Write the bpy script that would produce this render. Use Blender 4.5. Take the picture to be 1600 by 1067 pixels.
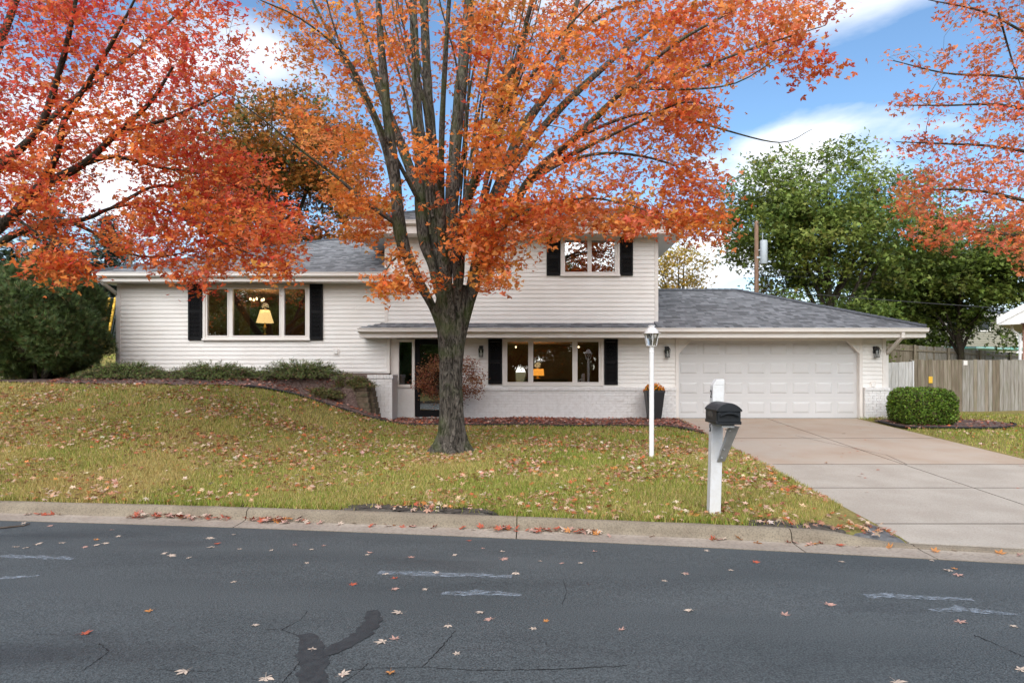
import bpy, math, random
import numpy as np
from mathutils import Vector, Matrix, noise as mnoise

for _o in list(bpy.data.objects):
    bpy.data.objects.remove(_o)
SC = bpy.context.scene
COL = SC.collection
R = math.radians
rng = np.random.default_rng(7)
random.seed(7)

# ------------------------------------------------------------------ camera, sky, sun, exposure
CAMZ, FPX, PX0, PY0 = 1.85, 1000.0, 830.0, 580.0       # eye height (m), focal length and principal point (photo px)
cam_data = bpy.data.cameras.new('camera')
cam = bpy.data.objects.new('camera', cam_data)
COL.objects.link(cam)
cam.location = (0, 0, CAMZ)
cam.rotation_euler = (R(90), 0, 0)
cam_data.sensor_width = 36.0
cam_data.lens = 36.0 * FPX / 1600.0
cam_data.shift_x = (800.0 - PX0) / 1600.0
cam_data.shift_y = (PY0 - 533.5) / 1600.0
cam_data.clip_end = 3000
SC.camera = cam

SUN_EL, SUN_AZ = R(35), R(191)          # azimuth clockwise from +Y: behind the camera, to the left
world = bpy.data.worlds.new('World')
SC.world = world
world.use_nodes = True
wn, wl = world.node_tree.nodes, world.node_tree.links
wn.clear()
w_out = wn.new('ShaderNodeOutputWorld')
w_bg = wn.new('ShaderNodeBackground')
w_bg.inputs['Strength'].default_value = 0.092
sky = wn.new('ShaderNodeTexSky')
sky.sky_type = 'NISHITA'
sky.sun_disc = False
sky.sun_elevation = SUN_EL
sky.sun_rotation = SUN_AZ
sky.air_density = 1.0
sky.dust_density = 0.6
sky.ozone_density = 1.5
tc = wn.new('ShaderNodeTexCoord')
sep = wn.new('ShaderNodeSeparateXYZ')
wl.new(tc.outputs['Generated'], sep.inputs[0])
zadd = wn.new('ShaderNodeMath'); zadd.operation = 'ADD'; zadd.inputs[1].default_value = 0.22
zmax = wn.new('ShaderNodeMath'); zmax.operation = 'MAXIMUM'; zmax.inputs[1].default_value = 0.1
wl.new(sep.outputs['Z'], zadd.inputs[0]); wl.new(zadd.outputs[0], zmax.inputs[0])
dx = wn.new('ShaderNodeMath'); dx.operation = 'DIVIDE'
dy = wn.new('ShaderNodeMath'); dy.operation = 'DIVIDE'
wl.new(sep.outputs['X'], dx.inputs[0]); wl.new(zmax.outputs[0], dx.inputs[1])
wl.new(sep.outputs['Y'], dy.inputs[0]); wl.new(zmax.outputs[0], dy.inputs[1])
comb = wn.new('ShaderNodeCombineXYZ')
wl.new(dx.outputs[0], comb.inputs[0]); wl.new(dy.outputs[0], comb.inputs[1])
wmap = wn.new('ShaderNodeMapping')
wmap.inputs['Location'].default_value = (2.40, 1.08, 0.0)
wl.new(comb.outputs[0], wmap.inputs[0])
cn = wn.new('ShaderNodeTexNoise')
cn.inputs['Scale'].default_value = 1.15
cn.inputs['Detail'].default_value = 8.0
cn.inputs['Roughness'].default_value = 0.52
cn.inputs['Distortion'].default_value = 0.25
wl.new(wmap.outputs[0], cn.inputs['Vector'])
cr = wn.new('ShaderNodeValToRGB')
cr.color_ramp.elements[0].position = 0.50
cr.color_ramp.elements[1].position = 0.61
wl.new(cn.outputs['Fac'], cr.inputs['Fac'])
hz = wn.new('ShaderNodeMapRange')            # clouds crowd together towards the horizon
hz.inputs['From Min'].default_value = 0.20
hz.inputs['From Max'].default_value = 0.02
wl.new(sep.outputs['Z'], hz.inputs['Value'])
hmul = wn.new('ShaderNodeMath'); hmul.operation = 'MULTIPLY'; hmul.inputs[1].default_value = 0.75
wl.new(hz.outputs[0], hmul.inputs[0])
cmax = wn.new('ShaderNodeMath'); cmax.operation = 'MAXIMUM'
wl.new(cr.outputs['Color'], cmax.inputs[0]); wl.new(hmul.outputs[0], cmax.inputs[1])
cmul = wn.new('ShaderNodeMath'); cmul.operation = 'MULTIPLY'; cmul.inputs[1].default_value = 0.93
wl.new(cmax.outputs[0], cmul.inputs[0])
skyg = wn.new('ShaderNodeMixRGB'); skyg.blend_type = 'MULTIPLY'; skyg.inputs['Fac'].default_value = 1.0
skyg.inputs['Color2'].default_value = (0.74, 0.88, 0.95, 1)
wl.new(sky.outputs[0], skyg.inputs['Color1'])
cmix = wn.new('ShaderNodeMixRGB')
cmix.inputs['Color2'].default_value = (6.2, 6.25, 6.4, 1)
wl.new(cmul.outputs[0], cmix.inputs['Fac'])
wl.new(skyg.outputs[0], cmix.inputs['Color1'])
wl.new(cmix.outputs[0], w_bg.inputs['Color'])
wl.new(w_bg.outputs[0], w_out.inputs['Surface'])

sun_data = bpy.data.lights.new('sun', 'SUN')
sun_data.energy = 2.5
sun_data.angle = R(75)                   # thin cloud over the sun: soft shadows
sun_data.color = (1.0, 0.965, 0.91)
sun = bpy.data.objects.new('sun', sun_data)
COL.objects.link(sun)
_d = Vector((math.sin(SUN_AZ) * math.cos(SUN_EL), math.cos(SUN_AZ) * math.cos(SUN_EL), math.sin(SUN_EL)))
sun.rotation_euler = _d.to_track_quat('Z', 'Y').to_euler()
sun.location = _d * 60

SC.view_settings.view_transform = 'Standard'
SC.view_settings.look = 'None'
SC.view_settings.gamma = 1.0
SC.view_settings.exposure = 1.3
SC.view_settings.use_curve_mapping = False
SC.render.engine = 'CYCLES'
SC.cycles.use_denoising = True
SC.cycles.max_bounces = 6
SC.cycles.transparent_max_bounces = 12
SC.cycles.caustics_reflective = False
SC.cycles.caustics_refractive = False
SC.cycles.sample_clamp_indirect = 4.0

# ------------------------------------------------------------------ photo pixel -> place
def wx(px, Y):
    return (px - PX0) / FPX * Y
def wz(py, Y):
    return CAMZ + (PY0 - py) / FPX * Y
def at(px, py, Y):
    return Vector((wx(px, Y), Y, wz(py, Y)))
def on_plane(px, py, z=0.0):
    Y = (CAMZ - z) / (py - PY0) * FPX
    return Vector((wx(px, Y), Y, z))

# ------------------------------------------------------------------ helpers
def tag(o, label=None, cat=None, group=None, kind=None):
    if label: o['label'] = label
    if cat: o['category'] = cat
    if group: o['group'] = group
    if kind: o['kind'] = kind
    return o
def link(o, parent=None):
    COL.objects.link(o)
    if parent is not None:
        o.parent = parent
        if parent.type == 'EMPTY' or parent.location.length > 0:
            o.matrix_parent_inverse = Matrix.Translation(-WORLDLOC(parent))
    return o
def WORLDLOC(p):
    v = Vector(p.location)
    return v
def empty(name, loc):
    o = bpy.data.objects.new(name, None)
    o.empty_display_size = 0.2
    COL.objects.link(o)
    o.location = loc
    return o

class MB:
    """collects pieces of ONE part"""
    def __init__(self):
        self.v, self.f = [], []
    def add(self, vs, fs):
        n = len(self.v)
        self.v += [tuple(p) for p in vs]
        self.f += [tuple(i + n for i in f) for f in fs]
        return self
    def box(self, x0, x1, y0, y1, z0, z1):
        return self.add([(x0,y0,z0),(x1,y0,z0),(x1,y1,z0),(x0,y1,z0),(x0,y0,z1),(x1,y0,z1),(x1,y1,z1),(x0,y1,z1)],
                        [(3,2,1,0),(4,5,6,7),(0,1,5,4),(1,2,6,5),(2,3,7,6),(3,0,4,7)])
    def hexa(self, lo, hi):
        return self.add(list(lo) + list(hi), [(3,2,1,0),(4,5,6,7),(0,1,5,4),(1,2,6,5),(2,3,7,6),(3,0,4,7)])
    def frustum(self, x0, x1, z0, z1, yb, yf, ins):
        """panel facing -Y: base rectangle at yb, front rectangle inset at yf"""
        return self.add([(x0,yb,z0),(x1,yb,z0),(x1,yb,z1),(x0,yb,z1),
                         (x0+ins,yf,z0+ins),(x1-ins,yf,z0+ins),(x1-ins,yf,z1-ins),(x0+ins,yf,z1-ins)],
                        [(4,5,6,7),(0,1,5,4),(1,2,6,5),(2,3,7,6),(3,0,4,7)])
    def tube(self, pts, rad, n=8, cap=True):
        pts = [Vector(p) for p in pts]
        base = len(self.v)
        rads = rad if hasattr(rad, '__len__') else [rad] * len(pts)
        ref = Vector((0.31, 0.17, 0.93))
        for i, p in enumerate(pts):
            t = (pts[min(i+1, len(pts)-1)] - pts[max(i-1, 0)])
            t = t.normalized() if t.length > 1e-9 else Vector((0,0,1))
            a = t.cross(ref if abs(t.dot(ref)) < 0.95 else Vector((1,0,0))).normalized()
            b = t.cross(a)
            for k in range(n):
                an = 2*math.pi*k/n
                self.v.append(tuple(p + (a*math.cos(an) + b*math.sin(an))*rads[i]))
        for i in range(len(pts)-1):
            for k in range(n):
                k2 = (k+1) % n
                self.f.append((base+i*n+k, base+i*n+k2, base+(i+1)*n+k2, base+(i+1)*n+k))
        if cap:
            self.f.append(tuple(base+k for k in range(n))[::-1])
            self.f.append(tuple(base+(len(pts)-1)*n+k for k in range(n)))
        return self
    def lathe(self, c, prof, n=24, sq=None):
        base = len(self.v)
        for r, z in prof:
            for k in range(n):
                an = 2*math.pi*(k+0.5)/n
                self.v.append((c[0]+r*math.cos(an), c[1]+r*math.sin(an), c[2]+z))
        for i in range(len(prof)-1):
            for k in range(n):
                k2 = (k+1) % n
                self.f.append((base+i*n+k, base+i*n+k2, base+(i+1)*n+k2, base+(i+1)*n+k))
        self.f.append(tuple(base+k for k in range(n))[::-1])
        self.f.append(tuple(base+(len(prof)-1)*n+k for k in range(n)))
        return self
    def prism(self, poly, x0, x1):
        """poly in (y,z), extruded along x"""
        n = len(poly)
        vs = [(x0, y, z) for y, z in poly] + [(x1, y, z) for y, z in poly]
        fs = [tuple(range(n)), tuple(range(2*n-1, n-1, -1))]
        for i in range(n):
            j = (i+1) % n
            fs.append((i, i+n, j+n, j))
        return self.add(vs, fs)
    def build(self, name, m, parent=None, smooth=False, bevel=0.0, loc=None):
        me = bpy.data.meshes.new(name)
        vs = self.v
        if loc is not None:
            vs = [(a-loc[0], b-loc[1], c-loc[2]) for a, b, c in vs]
        me.from_pydata(vs, [], self.f)
        me.materials.append(m)
        if smooth:
            me.polygons.foreach_set('use_smooth', [True]*len(me.polygons))
        me.update()
        o = bpy.data.objects.new(name, me)
        if loc is not None: o.location = loc
        link(o, parent)
        if bevel:
            b = o.modifiers.new('bevel', 'BEVEL'); b.width = bevel; b.segments = 2; b.limit_method = 'ANGLE'
        return o

def np_obj(name, V, F, m, parent=None, col=None, smooth=False, kind=None):
    """V (n,3), F (m,k) numpy; col (n,3) per-vertex colour"""
    V = np.asarray(V, dtype=np.float32); F = np.asarray(F, dtype=np.int32)
    me = bpy.data.meshes.new(name)
    me.vertices.add(len(V)); me.vertices.foreach_set('co', V.ravel())
    k = F.shape[1]
    me.loops.add(F.size); me.loops.foreach_set('vertex_index', F.ravel())
    me.polygons.add(len(F)); me.polygons.foreach_set('loop_start', np.arange(0, F.size, k, dtype=np.int32))
    me.polygons.foreach_set('loop_total', np.full(len(F), k, dtype=np.int32))
    if smooth:
        me.polygons.foreach_set('use_smooth', np.ones(len(F), dtype=bool))
    me.update(calc_edges=True)
    if col is not None:
        a = me.attributes.new('Col', 'FLOAT_COLOR', 'POINT')
        c4 = np.ones((len(V), 4), dtype=np.float32); c4[:, :3] = col
        a.data.foreach_set('color', c4.ravel())
    me.materials.append(m)
    o = bpy.data.objects.new(name, me)
    link(o, parent)
    if kind: o['kind'] = kind
    return o

def fbm(x, y, seed=0, sc=1.0, octs=3):
    """cheap smooth 2-D noise, vectorised, about -1..1"""
    x = np.asarray(x, float)*sc; y = np.asarray(y, float)*sc
    out = np.zeros_like(x + y); amp = 1.0; tot = 0
    r = np.random.default_rng(100+seed)
    for o in range(octs):
        acc = 0
        for k in range(5):
            a = r.uniform(0, 2*math.pi); f = r.uniform(0.7, 1.5)*(2.1**o); ph = r.uniform(0, 6.28)
            acc = acc + np.sin((x*math.cos(a)+y*math.sin(a))*f + ph + 0.9*np.sin((x*math.sin(a)-y*math.cos(a))*f*0.8+ph*1.7))
        out = out + amp*acc/2.6; tot += amp; amp *= 0.55
    return np.clip(out/tot, -1.3, 1.3)

def sstep(t):
    t = np.clip(t, 0, 1)
    return t*t*(3-2*t)

# ------------------------------------------------------------------ materials
def mat(name, c, rough=0.7, c2=None, scale=6.0, detail=4.0, bump=0.0, bscale=40.0, spec=0.4, metal=0.0, stretch=(1,1,1),
        c3=None, scale3=60.0, f3=0.35):
    m = bpy.data.materials.new(name); m.use_nodes = True
    nt = m.node_tree; ns, ls = nt.nodes, nt.links
    b = ns['Principled BSDF']
    b.inputs['Base Color'].default_value = (*c, 1); b.inputs['Roughness'].default_value = rough
    b.inputs['Specular IOR Level'].default_value = spec; b.inputs['Metallic'].default_value = metal
    co = ns.new('ShaderNodeTexCoord'); mp = ns.new('ShaderNodeMapping')
    mp.inputs['Scale'].default_value = stretch
    ls.new(co.outputs['Object'], mp.inputs[0])
    last = None
    if c2 is not None:
        n = ns.new('ShaderNodeTexNoise'); n.inputs['Scale'].default_value = scale; n.inputs['Detail'].default_value = detail
        ls.new(mp.outputs[0], n.inputs['Vector'])
        r = ns.new('ShaderNodeValToRGB')
        r.color_ramp.elements[0].position = 0.35; r.color_ramp.elements[1].position = 0.65
        r.color_ramp.elements[0].color = (*c, 1); r.color_ramp.elements[1].color = (*c2, 1)
        ls.new(n.outputs['Fac'], r.inputs['Fac'])
        last = r.outputs['Color']
    if c3 is not None:
        n3 = ns.new('ShaderNodeTexNoise'); n3.inputs['Scale'].default_value = scale3; n3.inputs['Detail'].default_value = 3.0
        ls.new(mp.outputs[0], n3.inputs['Vector'])
        r3 = ns.new('ShaderNodeValToRGB')
        r3.color_ramp.elements[0].position = 0.45; r3.color_ramp.elements[1].position = 0.7
        r3.color_ramp.elements[0].color = (0,0,0,1); r3.color_ramp.elements[1].color = (f3,f3,f3,1)
        ls.new(n3.outputs['Fac'], r3.inputs['Fac'])
        mx = ns.new('ShaderNodeMixRGB'); mx.inputs['Color2'].default_value = (*c3, 1)
        if last is not None: ls.new(last, mx.inputs['Color1'])
        else: mx.inputs['Color1'].default_value = (*c, 1)
        ls.new(r3.outputs['Color'], mx.inputs['Fac'])
        last = mx.outputs['Color']
    if last is not None:
        ls.new(last, b.inputs['Base Color'])
    if bump:
        nb = ns.new('ShaderNodeTexNoise'); nb.inputs['Scale'].default_value = bscale; nb.inputs['Detail'].default_value = 5.0
        ls.new(mp.outputs[0], nb.inputs['Vector'])
        bp = ns.new('ShaderNodeBump'); bp.inputs['Strength'].default_value = bump; bp.inputs['Distance'].default_value = 0.02
        ls.new(nb.outputs['Fac'], bp.inputs['Height']); ls.new(bp.outputs['Normal'], b.inputs['Normal'])
    return m

def leafmat(name, trans=0.35, rough=0.55):
    """leaf colour comes from the leaf itself (per-leaf Col), light passes through it"""
    m = bpy.data.materials.new(name); m.use_nodes = True
    ns, ls = m.node_tree.nodes, m.node_tree.links
    b = ns['Principled BSDF']; b.inputs['Roughness'].default_value = rough; b.inputs['Specular IOR Level'].default_value = 0.3
    a = ns.new('ShaderNodeAttribute'); a.attribute_name = 'Col'
    ls.new(a.outputs['Color'], b.inputs['Base Color'])
    if trans > 0:
        t = ns.new('ShaderNodeBsdfTranslucent'); ls.new(a.outputs['Color'], t.inputs['Color'])
        mx = ns.new('ShaderNodeMixShader'); mx.inputs['Fac'].default_value = trans
        ls.new(b.outputs[0], mx.inputs[1]); ls.new(t.outputs[0], mx.inputs[2])
        ls.new(mx.outputs[0], ns['Material Output'].inputs['Surface'])
    return m

def glassmat(name, tint=(0.75,0.78,0.76), refl=0.19, rough=0.01):
    m = bpy.data.materials.new(name); m.use_nodes = True
    ns, ls = m.node_tree.nodes, m.node_tree.links
    ns.remove(ns['Principled BSDF'])
    t = ns.new('ShaderNodeBsdfTransparent'); t.inputs['Color'].default_value = (*tint, 1)
    g = ns.new('ShaderNodeBsdfGlossy'); g.inputs['Roughness'].default_value = rough
    lw = ns.new('ShaderNodeFresnel'); lw.inputs['IOR'].default_value = 1.5
    ad = ns.new('ShaderNodeMath'); ad.operation = 'ADD'; ad.inputs[1].default_value = refl; ad.use_clamp = True
    ls.new(lw.outputs[0], ad.inputs[0])
    mx = ns.new('ShaderNodeMixShader')
    ls.new(ad.outputs[0], mx.inputs['Fac']); ls.new(t.outputs[0], mx.inputs[1]); ls.new(g.outputs[0], mx.inputs[2])
    ls.new(mx.outputs[0], ns['Material Output'].inputs['Surface'])
    return m

def emitmat(name, c, s):
    m = bpy.data.materials.new(name); m.use_nodes = True
    b = m.node_tree.nodes['Principled BSDF']
    b.inputs['Base Color'].default_value = (*c, 1); b.inputs['Emission Color'].default_value = (*c, 1)
    b.inputs['Emission Strength'].default_value = s
    return m

M = dict(
    siding=mat('cream_vinyl_siding', (0.765,0.74,0.70), 0.5, (0.79,0.77,0.735), 1.2, bump=0.03, bscale=6, c3=(0.60,0.55,0.48), scale3=2.2, f3=0.16),
    trim=mat('cream_trim', (0.72,0.68,0.63), 0.5, (0.75,0.71,0.67), 2.0),
    white=mat('white_paint', (0.80,0.79,0.77), 0.45, (0.77,0.76,0.745), 3.0, c3=(0.55,0.52,0.47), scale3=14, f3=0.15),
    gutter=mat('white_gutter', (0.74,0.70,0.66), 0.35, (0.78,0.75,0.71), 2.0),
    soffit=mat('soffit', (0.72,0.69,0.65), 0.6),
    gdoor=mat('garage_door_white', (0.57,0.565,0.56), 0.45, (0.595,0.59,0.585), 1.5),
    brick=mat('white_painted_brick', (0.76,0.745,0.725), 0.7, (0.79,0.78,0.765), 5.0, bump=0.25, bscale=60, c3=(0.42,0.38,0.33), scale3=9, f3=0.22),
    mortar=mat('painted_mortar', (0.68,0.665,0.64), 0.8),
    black=mat('black_shutter', (0.007,0.007,0.008), 0.75, (0.010,0.010,0.011), 4.0, spec=0.15),
    blackmetal=mat('black_metal', (0.015,0.015,0.017), 0.4),
    mailblack=mat('mailbox_plastic', (0.010,0.012,0.014), 0.45, (0.016,0.018,0.021), 8, bump=0.05, bscale=90),
    mailgrey=mat('weathered_grey_paint', (0.42,0.42,0.41), 0.6, (0.34,0.34,0.33), 10),
    vinylpost=mat('white_post', (0.68,0.68,0.68), 0.4, (0.64,0.63,0.62), 6.0, c3=(0.5,0.46,0.38), scale3=25, f3=0.22),
    lampwhite=mat('white_lamp_paint', (0.82,0.82,0.82), 0.35, (0.80,0.80,0.79), 6.0),
    glass=glassmat('window_glass'),
    lampglass=glassmat('lamp_glass', (0.88,0.9,0.9), 0.05),
    room=mat('room_wall', (0.22,0.13,0.07), 0.9, (0.17,0.10,0.055), 2.0),
    roomdark=mat('dark_furniture', (0.03,0.018,0.012), 0.6),
    roomtan=mat('curtain_tan', (0.42,0.26,0.12), 0.9, (0.36,0.21,0.09), 5, stretch=(8,1,1)),
    brass=mat('brass', (0.45,0.28,0.08), 0.35, metal=0.8),
    shade=emitmat('lit_lamp_shade', (1.0,0.62,0.25), 1.1),
    shade2=emitmat('lit_orange_shade', (1.0,0.36,0.05), 1.0),
    bulb=emitmat('lit_bulb', (1.0,0.72,0.40), 3.0),
    foundation=mat('foundation', (0.20,0.15,0.12), 0.9, (0.26,0.2,0.17), 8, bump=0.3),
    pebble=mat('painted_concrete_sill', (0.6,0.58,0.55), 0.8),
    stone=mat('retaining_block_stone', (0.115,0.085,0.058), 0.95, (0.19,0.145,0.10), 9, bump=0.9, bscale=35, c3=(0.06,0.07,0.03), scale3=7, f3=0.7),
    edging=mat('black_edging', (0.012,0.012,0.013), 0.5),
    fence_old=mat('weathered_fence', (0.20,0.16,0.115), 0.9, (0.27,0.23,0.18), 3, bump=0.3, bscale=30, stretch=(6,6,0.6), c3=(0.16,0.17,0.09), scale3=5, f3=0.5),
    fence_old2=mat('weathered_fence_brown', (0.14,0.108,0.075), 0.9, (0.21,0.17,0.125), 3, bump=0.3, bscale=30, stretch=(6,6,0.6), c3=(0.13,0.13,0.07), scale3=5, f3=0.5),
    fence_mid=mat('weathered_fence_mid', (0.225,0.20,0.17), 0.9, (0.32,0.30,0.27), 3, bump=0.3, bscale=30, stretch=(6,6,0.6), c3=(0.15,0.15,0.09), scale3=5, f3=0.5),
    fence_grey=mat('silver_fence', (0.46,0.45,0.43), 0.9, (0.58,0.57,0.55), 3, bump=0.3, bscale=30, stretch=(6,6,0.6), c3=(0.25,0.22,0.17), scale3=5, f3=0.5),
    polewood=mat('utility_pole_wood', (0.16,0.09,0.055), 0.9, (0.24,0.15,0.10), 5, stretch=(5,5,0.5)),
    galv=mat('transformer_grey', (0.33,0.36,0.38), 0.5),
    wire=mat('wire', (0.05,0.05,0.05), 0.6),
    yellow=mat('yellow_guy_guard', (0.72,0.42,0.04), 0.5),
    teal=mat('teal_canopy', (0.16,0.5,0.42), 0.6, (0.4,0.62,0.56), 2),
    tan_siding=mat('olive_beige_siding', (0.25,0.235,0.18), 0.7, (0.28,0.26,0.205), 2),
    darkwin=mat('dark_window', (0.012,0.013,0.016), 0.15, spec=0.6),
    nbrick=mat('neighbour_brick', (0.42,0.22,0.16), 0.85, (0.5,0.3,0.22), 12, bump=0.4),
    pot=mat('black_planter', (0.02,0.02,0.022), 0.45),
)
def shingle_mat():
    m = bpy.data.materials.new('asphalt_shingles'); m.use_nodes = True
    ns, ls = m.node_tree.nodes, m.node_tree.links
    b = ns['Principled BSDF']; b.inputs['Roughness'].default_value = 0.85; b.inputs['Specular IOR Level'].default_value = 0.25
    a = ns.new('ShaderNodeAttribute'); a.attribute_name = 'Col'
    co = ns.new('ShaderNodeTexCoord')
    n = ns.new('ShaderNodeTexNoise'); n.inputs['Scale'].default_value = 220; n.inputs['Detail'].default_value = 2
    ls.new(co.outputs['Object'], n.inputs['Vector'])
    mx = ns.new('ShaderNodeMixRGB'); mx.blend_type = 'OVERLAY'; mx.inputs['Fac'].default_value = 0.55
    ls.new(a.outputs['Color'], mx.inputs['Color1']); ls.new(n.outputs['Color'], mx.inputs['Color2'])
    hs = ns.new('ShaderNodeHueSaturation'); hs.inputs['Saturation'].default_value = 0.45
    ls.new(mx.outputs[0], hs.inputs['Color']); ls.new(hs.outputs[0], b.inputs['Base Color'])
    bp = ns.new('ShaderNodeBump'); bp.inputs['Strength'].default_value = 0.5; bp.inputs['Distance'].default_value = 0.006
    ls.new(n.outputs['Fac'], bp.inputs['Height']); ls.new(bp.outputs['Normal'], b.inputs['Normal'])
    return m
M['shingle'] = shingle_mat()
M['deck'] = mat('roof_deck', (0.07,0.075,0.085), 0.9, (0.1,0.105,0.115), 9)
M['leaf'] = leafmat('maple_leaf', 0.45)
M['greenleaf'] = leafmat('green_leaf', 0.30)
M['needle'] = leafmat('evergreen_needles', 0.12)
M['blade'] = leafmat('grass_blade', 0.30, 0.6)
M['litter'] = leafmat('dry_leaf', 0.12, 0.7)
M['petal'] = leafmat('mum_petal', 0.25)
# ================================================================== THE SETTING
def yc(X):
    """back of the kerb: the street bends slightly and runs at an angle to the house"""
    X = np.asarray(X, float)
    Xc = np.clip(X, -14, 9)
    y = 7.53 - 0.168*Xc - 0.005*Xc*Xc
    return y + (X - Xc)*(-0.168 - 0.01*Xc)
ED = np.array([(-30,16.0),(-13,15.2),(-12,15.0),(-8,14.75),(-6.6,14.8),(-6.2,14.98),(-5.5,15.15),(-4.65,15.3),(-3.7,15.5),(-2.9,15.6),(-2.3,15.65),
               (0,15.6),(2.4,15.5),(3.1,15.2),(3.6,14.7),(4.02,14.0)])
def ye(X):
    return np.interp(X, ED[:,0], ED[:,1])
DX0, DX1 = 4.0, 8.85
def drive_z(Y):
    return 0.57 - 0.05*(17.35 - np.asarray(Y, float))
def terr(X, Y):
    X = np.asarray(X, float); Y = np.asarray(Y, float)
    hx = 0.50 + 1.12*sstep((-X-2.6)/4.6)
    hs = 0.52 + 1.08*sstep((-X-4.15)/0.3)
    hx = hx + (hs-hx)*sstep((Y-15.75)/0.35)*(Y > 15.7)
    c = yc(X)
    t = np.clip((Y-c)/(15.3-c), 0, 1)
    g = 0.8*t + 0.2*sstep(t)
    g = np.where(X > -3, t, t + (g-t)*sstep((-X-3)/3))
    k0 = 0.14 - 0.10*sstep((X-3.0)/0.95)*(X < 9.5)
    z = k0 + (hx-k0)*g
    z = z + np.clip(Y-15.3, 0, 3)*0.025
    z = z + np.clip(Y-18, 0, 26)*0.105*sstep((-X-8)/4)           # the back lawn climbs on the left
    z = z + np.clip(Y-22, 0, 30)*0.05*sstep((X-2)/6)
    z = z + 0.022*fbm(X, Y, 3, 1.3, 3)*sstep((Y-c-0.2)/0.8)
    # beside and under the driveway
    d = np.maximum(np.maximum(DX0-X, X-DX1), 0)
    near = (1-sstep(d/0.5))*(Y < 17.6)
    dz = drive_z(Y)
    z = z + (dz+0.006-z)*near
    ins = np.minimum(np.minimum(X-DX0, DX1-X), 17.6-Y)
    z = np.where(ins > 0.04, dz-0.07, z)
    return z
def ground_z(X, Y):
    return float(terr(np.array(X, float), np.array(Y, float)))

# ---- ground: one sheet to the horizon
xs = np.concatenate([[-600,-300,-150,-80,-50,-36,-28,-23,-19],np.arange(-17,-12,0.5),np.arange(-12,4.0,0.14),[4.0,4.05],np.arange(4.15,8.8,0.4),[8.8,8.85],np.arange(8.95,17,0.25),[18,20,23,28,36,50,80,150,300,600]])
ss = np.concatenate([[-600,-250,-100,-40,-20.0,-10.7,-10.45,-10.4,-10.0,-5,-0.45,-0.12,-0.04],np.arange(0,2,0.12),np.arange(2,11,0.16),np.arange(11,16,0.4),np.arange(16,40,1.0),[44,50,60,80,120,200,350,600]])
GX, GS = np.meshgrid(xs, ss)
GY = yc(GX)*np.where(np.abs(GS) > 60, 0, 1) + GS
GZ = terr(GX, GY)
GZ = np.where(GS < -0.06, -0.08, GZ)
GZ = np.where((GS < 0) & (GS > -0.06), 0.02, GZ)
GZ = np.where(GS == 0, GZ-0.035, GZ)
GZ = np.where(GS < -10.42, 0.13, GZ)
GZ = np.where(GS < -10.9, 0.16 + np.clip(-GS-12, 0, 30)*0.03, GZ)
nx, ny = len(xs), len(ss)
idx = np.arange(nx*ny).reshape(ny, nx)
F = np.stack([idx[:-1,:-1], idx[:-1,1:], idx[1:,1:], idx[1:,:-1]], -1).reshape(-1, 4)

def ground_mat():
    m = bpy.data.materials.new('lawn_soil'); m.use_nodes = True
    ns, ls = m.node_tree.nodes, m.node_tree.links
    b = ns['Principled BSDF']; b.inputs['Roughness'].default_value = 0.95; b.inputs['Specular IOR Level'].default_value = 0.1
    co = ns.new('ShaderNodeTexCoord')
    def nz(s, d=5):
        n = ns.new('ShaderNodeTexNoise'); n.inputs['Scale'].default_value = s; n.inputs['Detail'].default_value = d
        ls.new(co.outputs['Object'], n.inputs['Vector']); return n
    a, c = nz(0.6), nz(26, 6)
    r1 = ns.new('ShaderNodeValToRGB'); e = r1.color_ramp.elements
    e[0].position, e[0].color = 0.38, (0.16,0.165,0.038,1)
    e[1].position, e[1].color = 0.62, (0.29,0.23,0.08,1)
    ls.new(a.outputs['Fac'], r1.inputs['Fac'])
    r2 = ns.new('ShaderNodeValToRGB'); e = r2.color_ramp.elements
    e[0].position, e[0].color = 0.30, (0.07,0.055,0.026,1)
    e[1].position, e[1].color = 0.66, (0.33,0.27,0.10,1)
    ls.new(c.outputs['Fac'], r2.inputs['Fac'])
    mx = ns.new('ShaderNodeMixRGB'); mx.inputs['Fac'].default_value = 0.5
    ls.new(r1.outputs[0], mx.inputs['Color1']); ls.new(r2.outputs[0], mx.inputs['Color2'])
    ls.new(mx.outputs[0], b.inputs['Base Color'])
    bp = ns.new('ShaderNodeBump'); bp.inputs['Strength'].default_value = 0.8; bp.inputs['Distance'].default_value = 0.03
    ls.new(c.outputs['Fac'], bp.inputs['Height']); ls.new(bp.outputs[0], b.inputs['Normal'])
    return m
M['ground'] = ground_mat()
o = np_obj('ground', np.stack([GX, GY, GZ], -1).reshape(-1, 3), F, M['ground'], smooth=True)
tag(o, kind='structure', label='yellowing green front lawn sloping up to the house')

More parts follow.
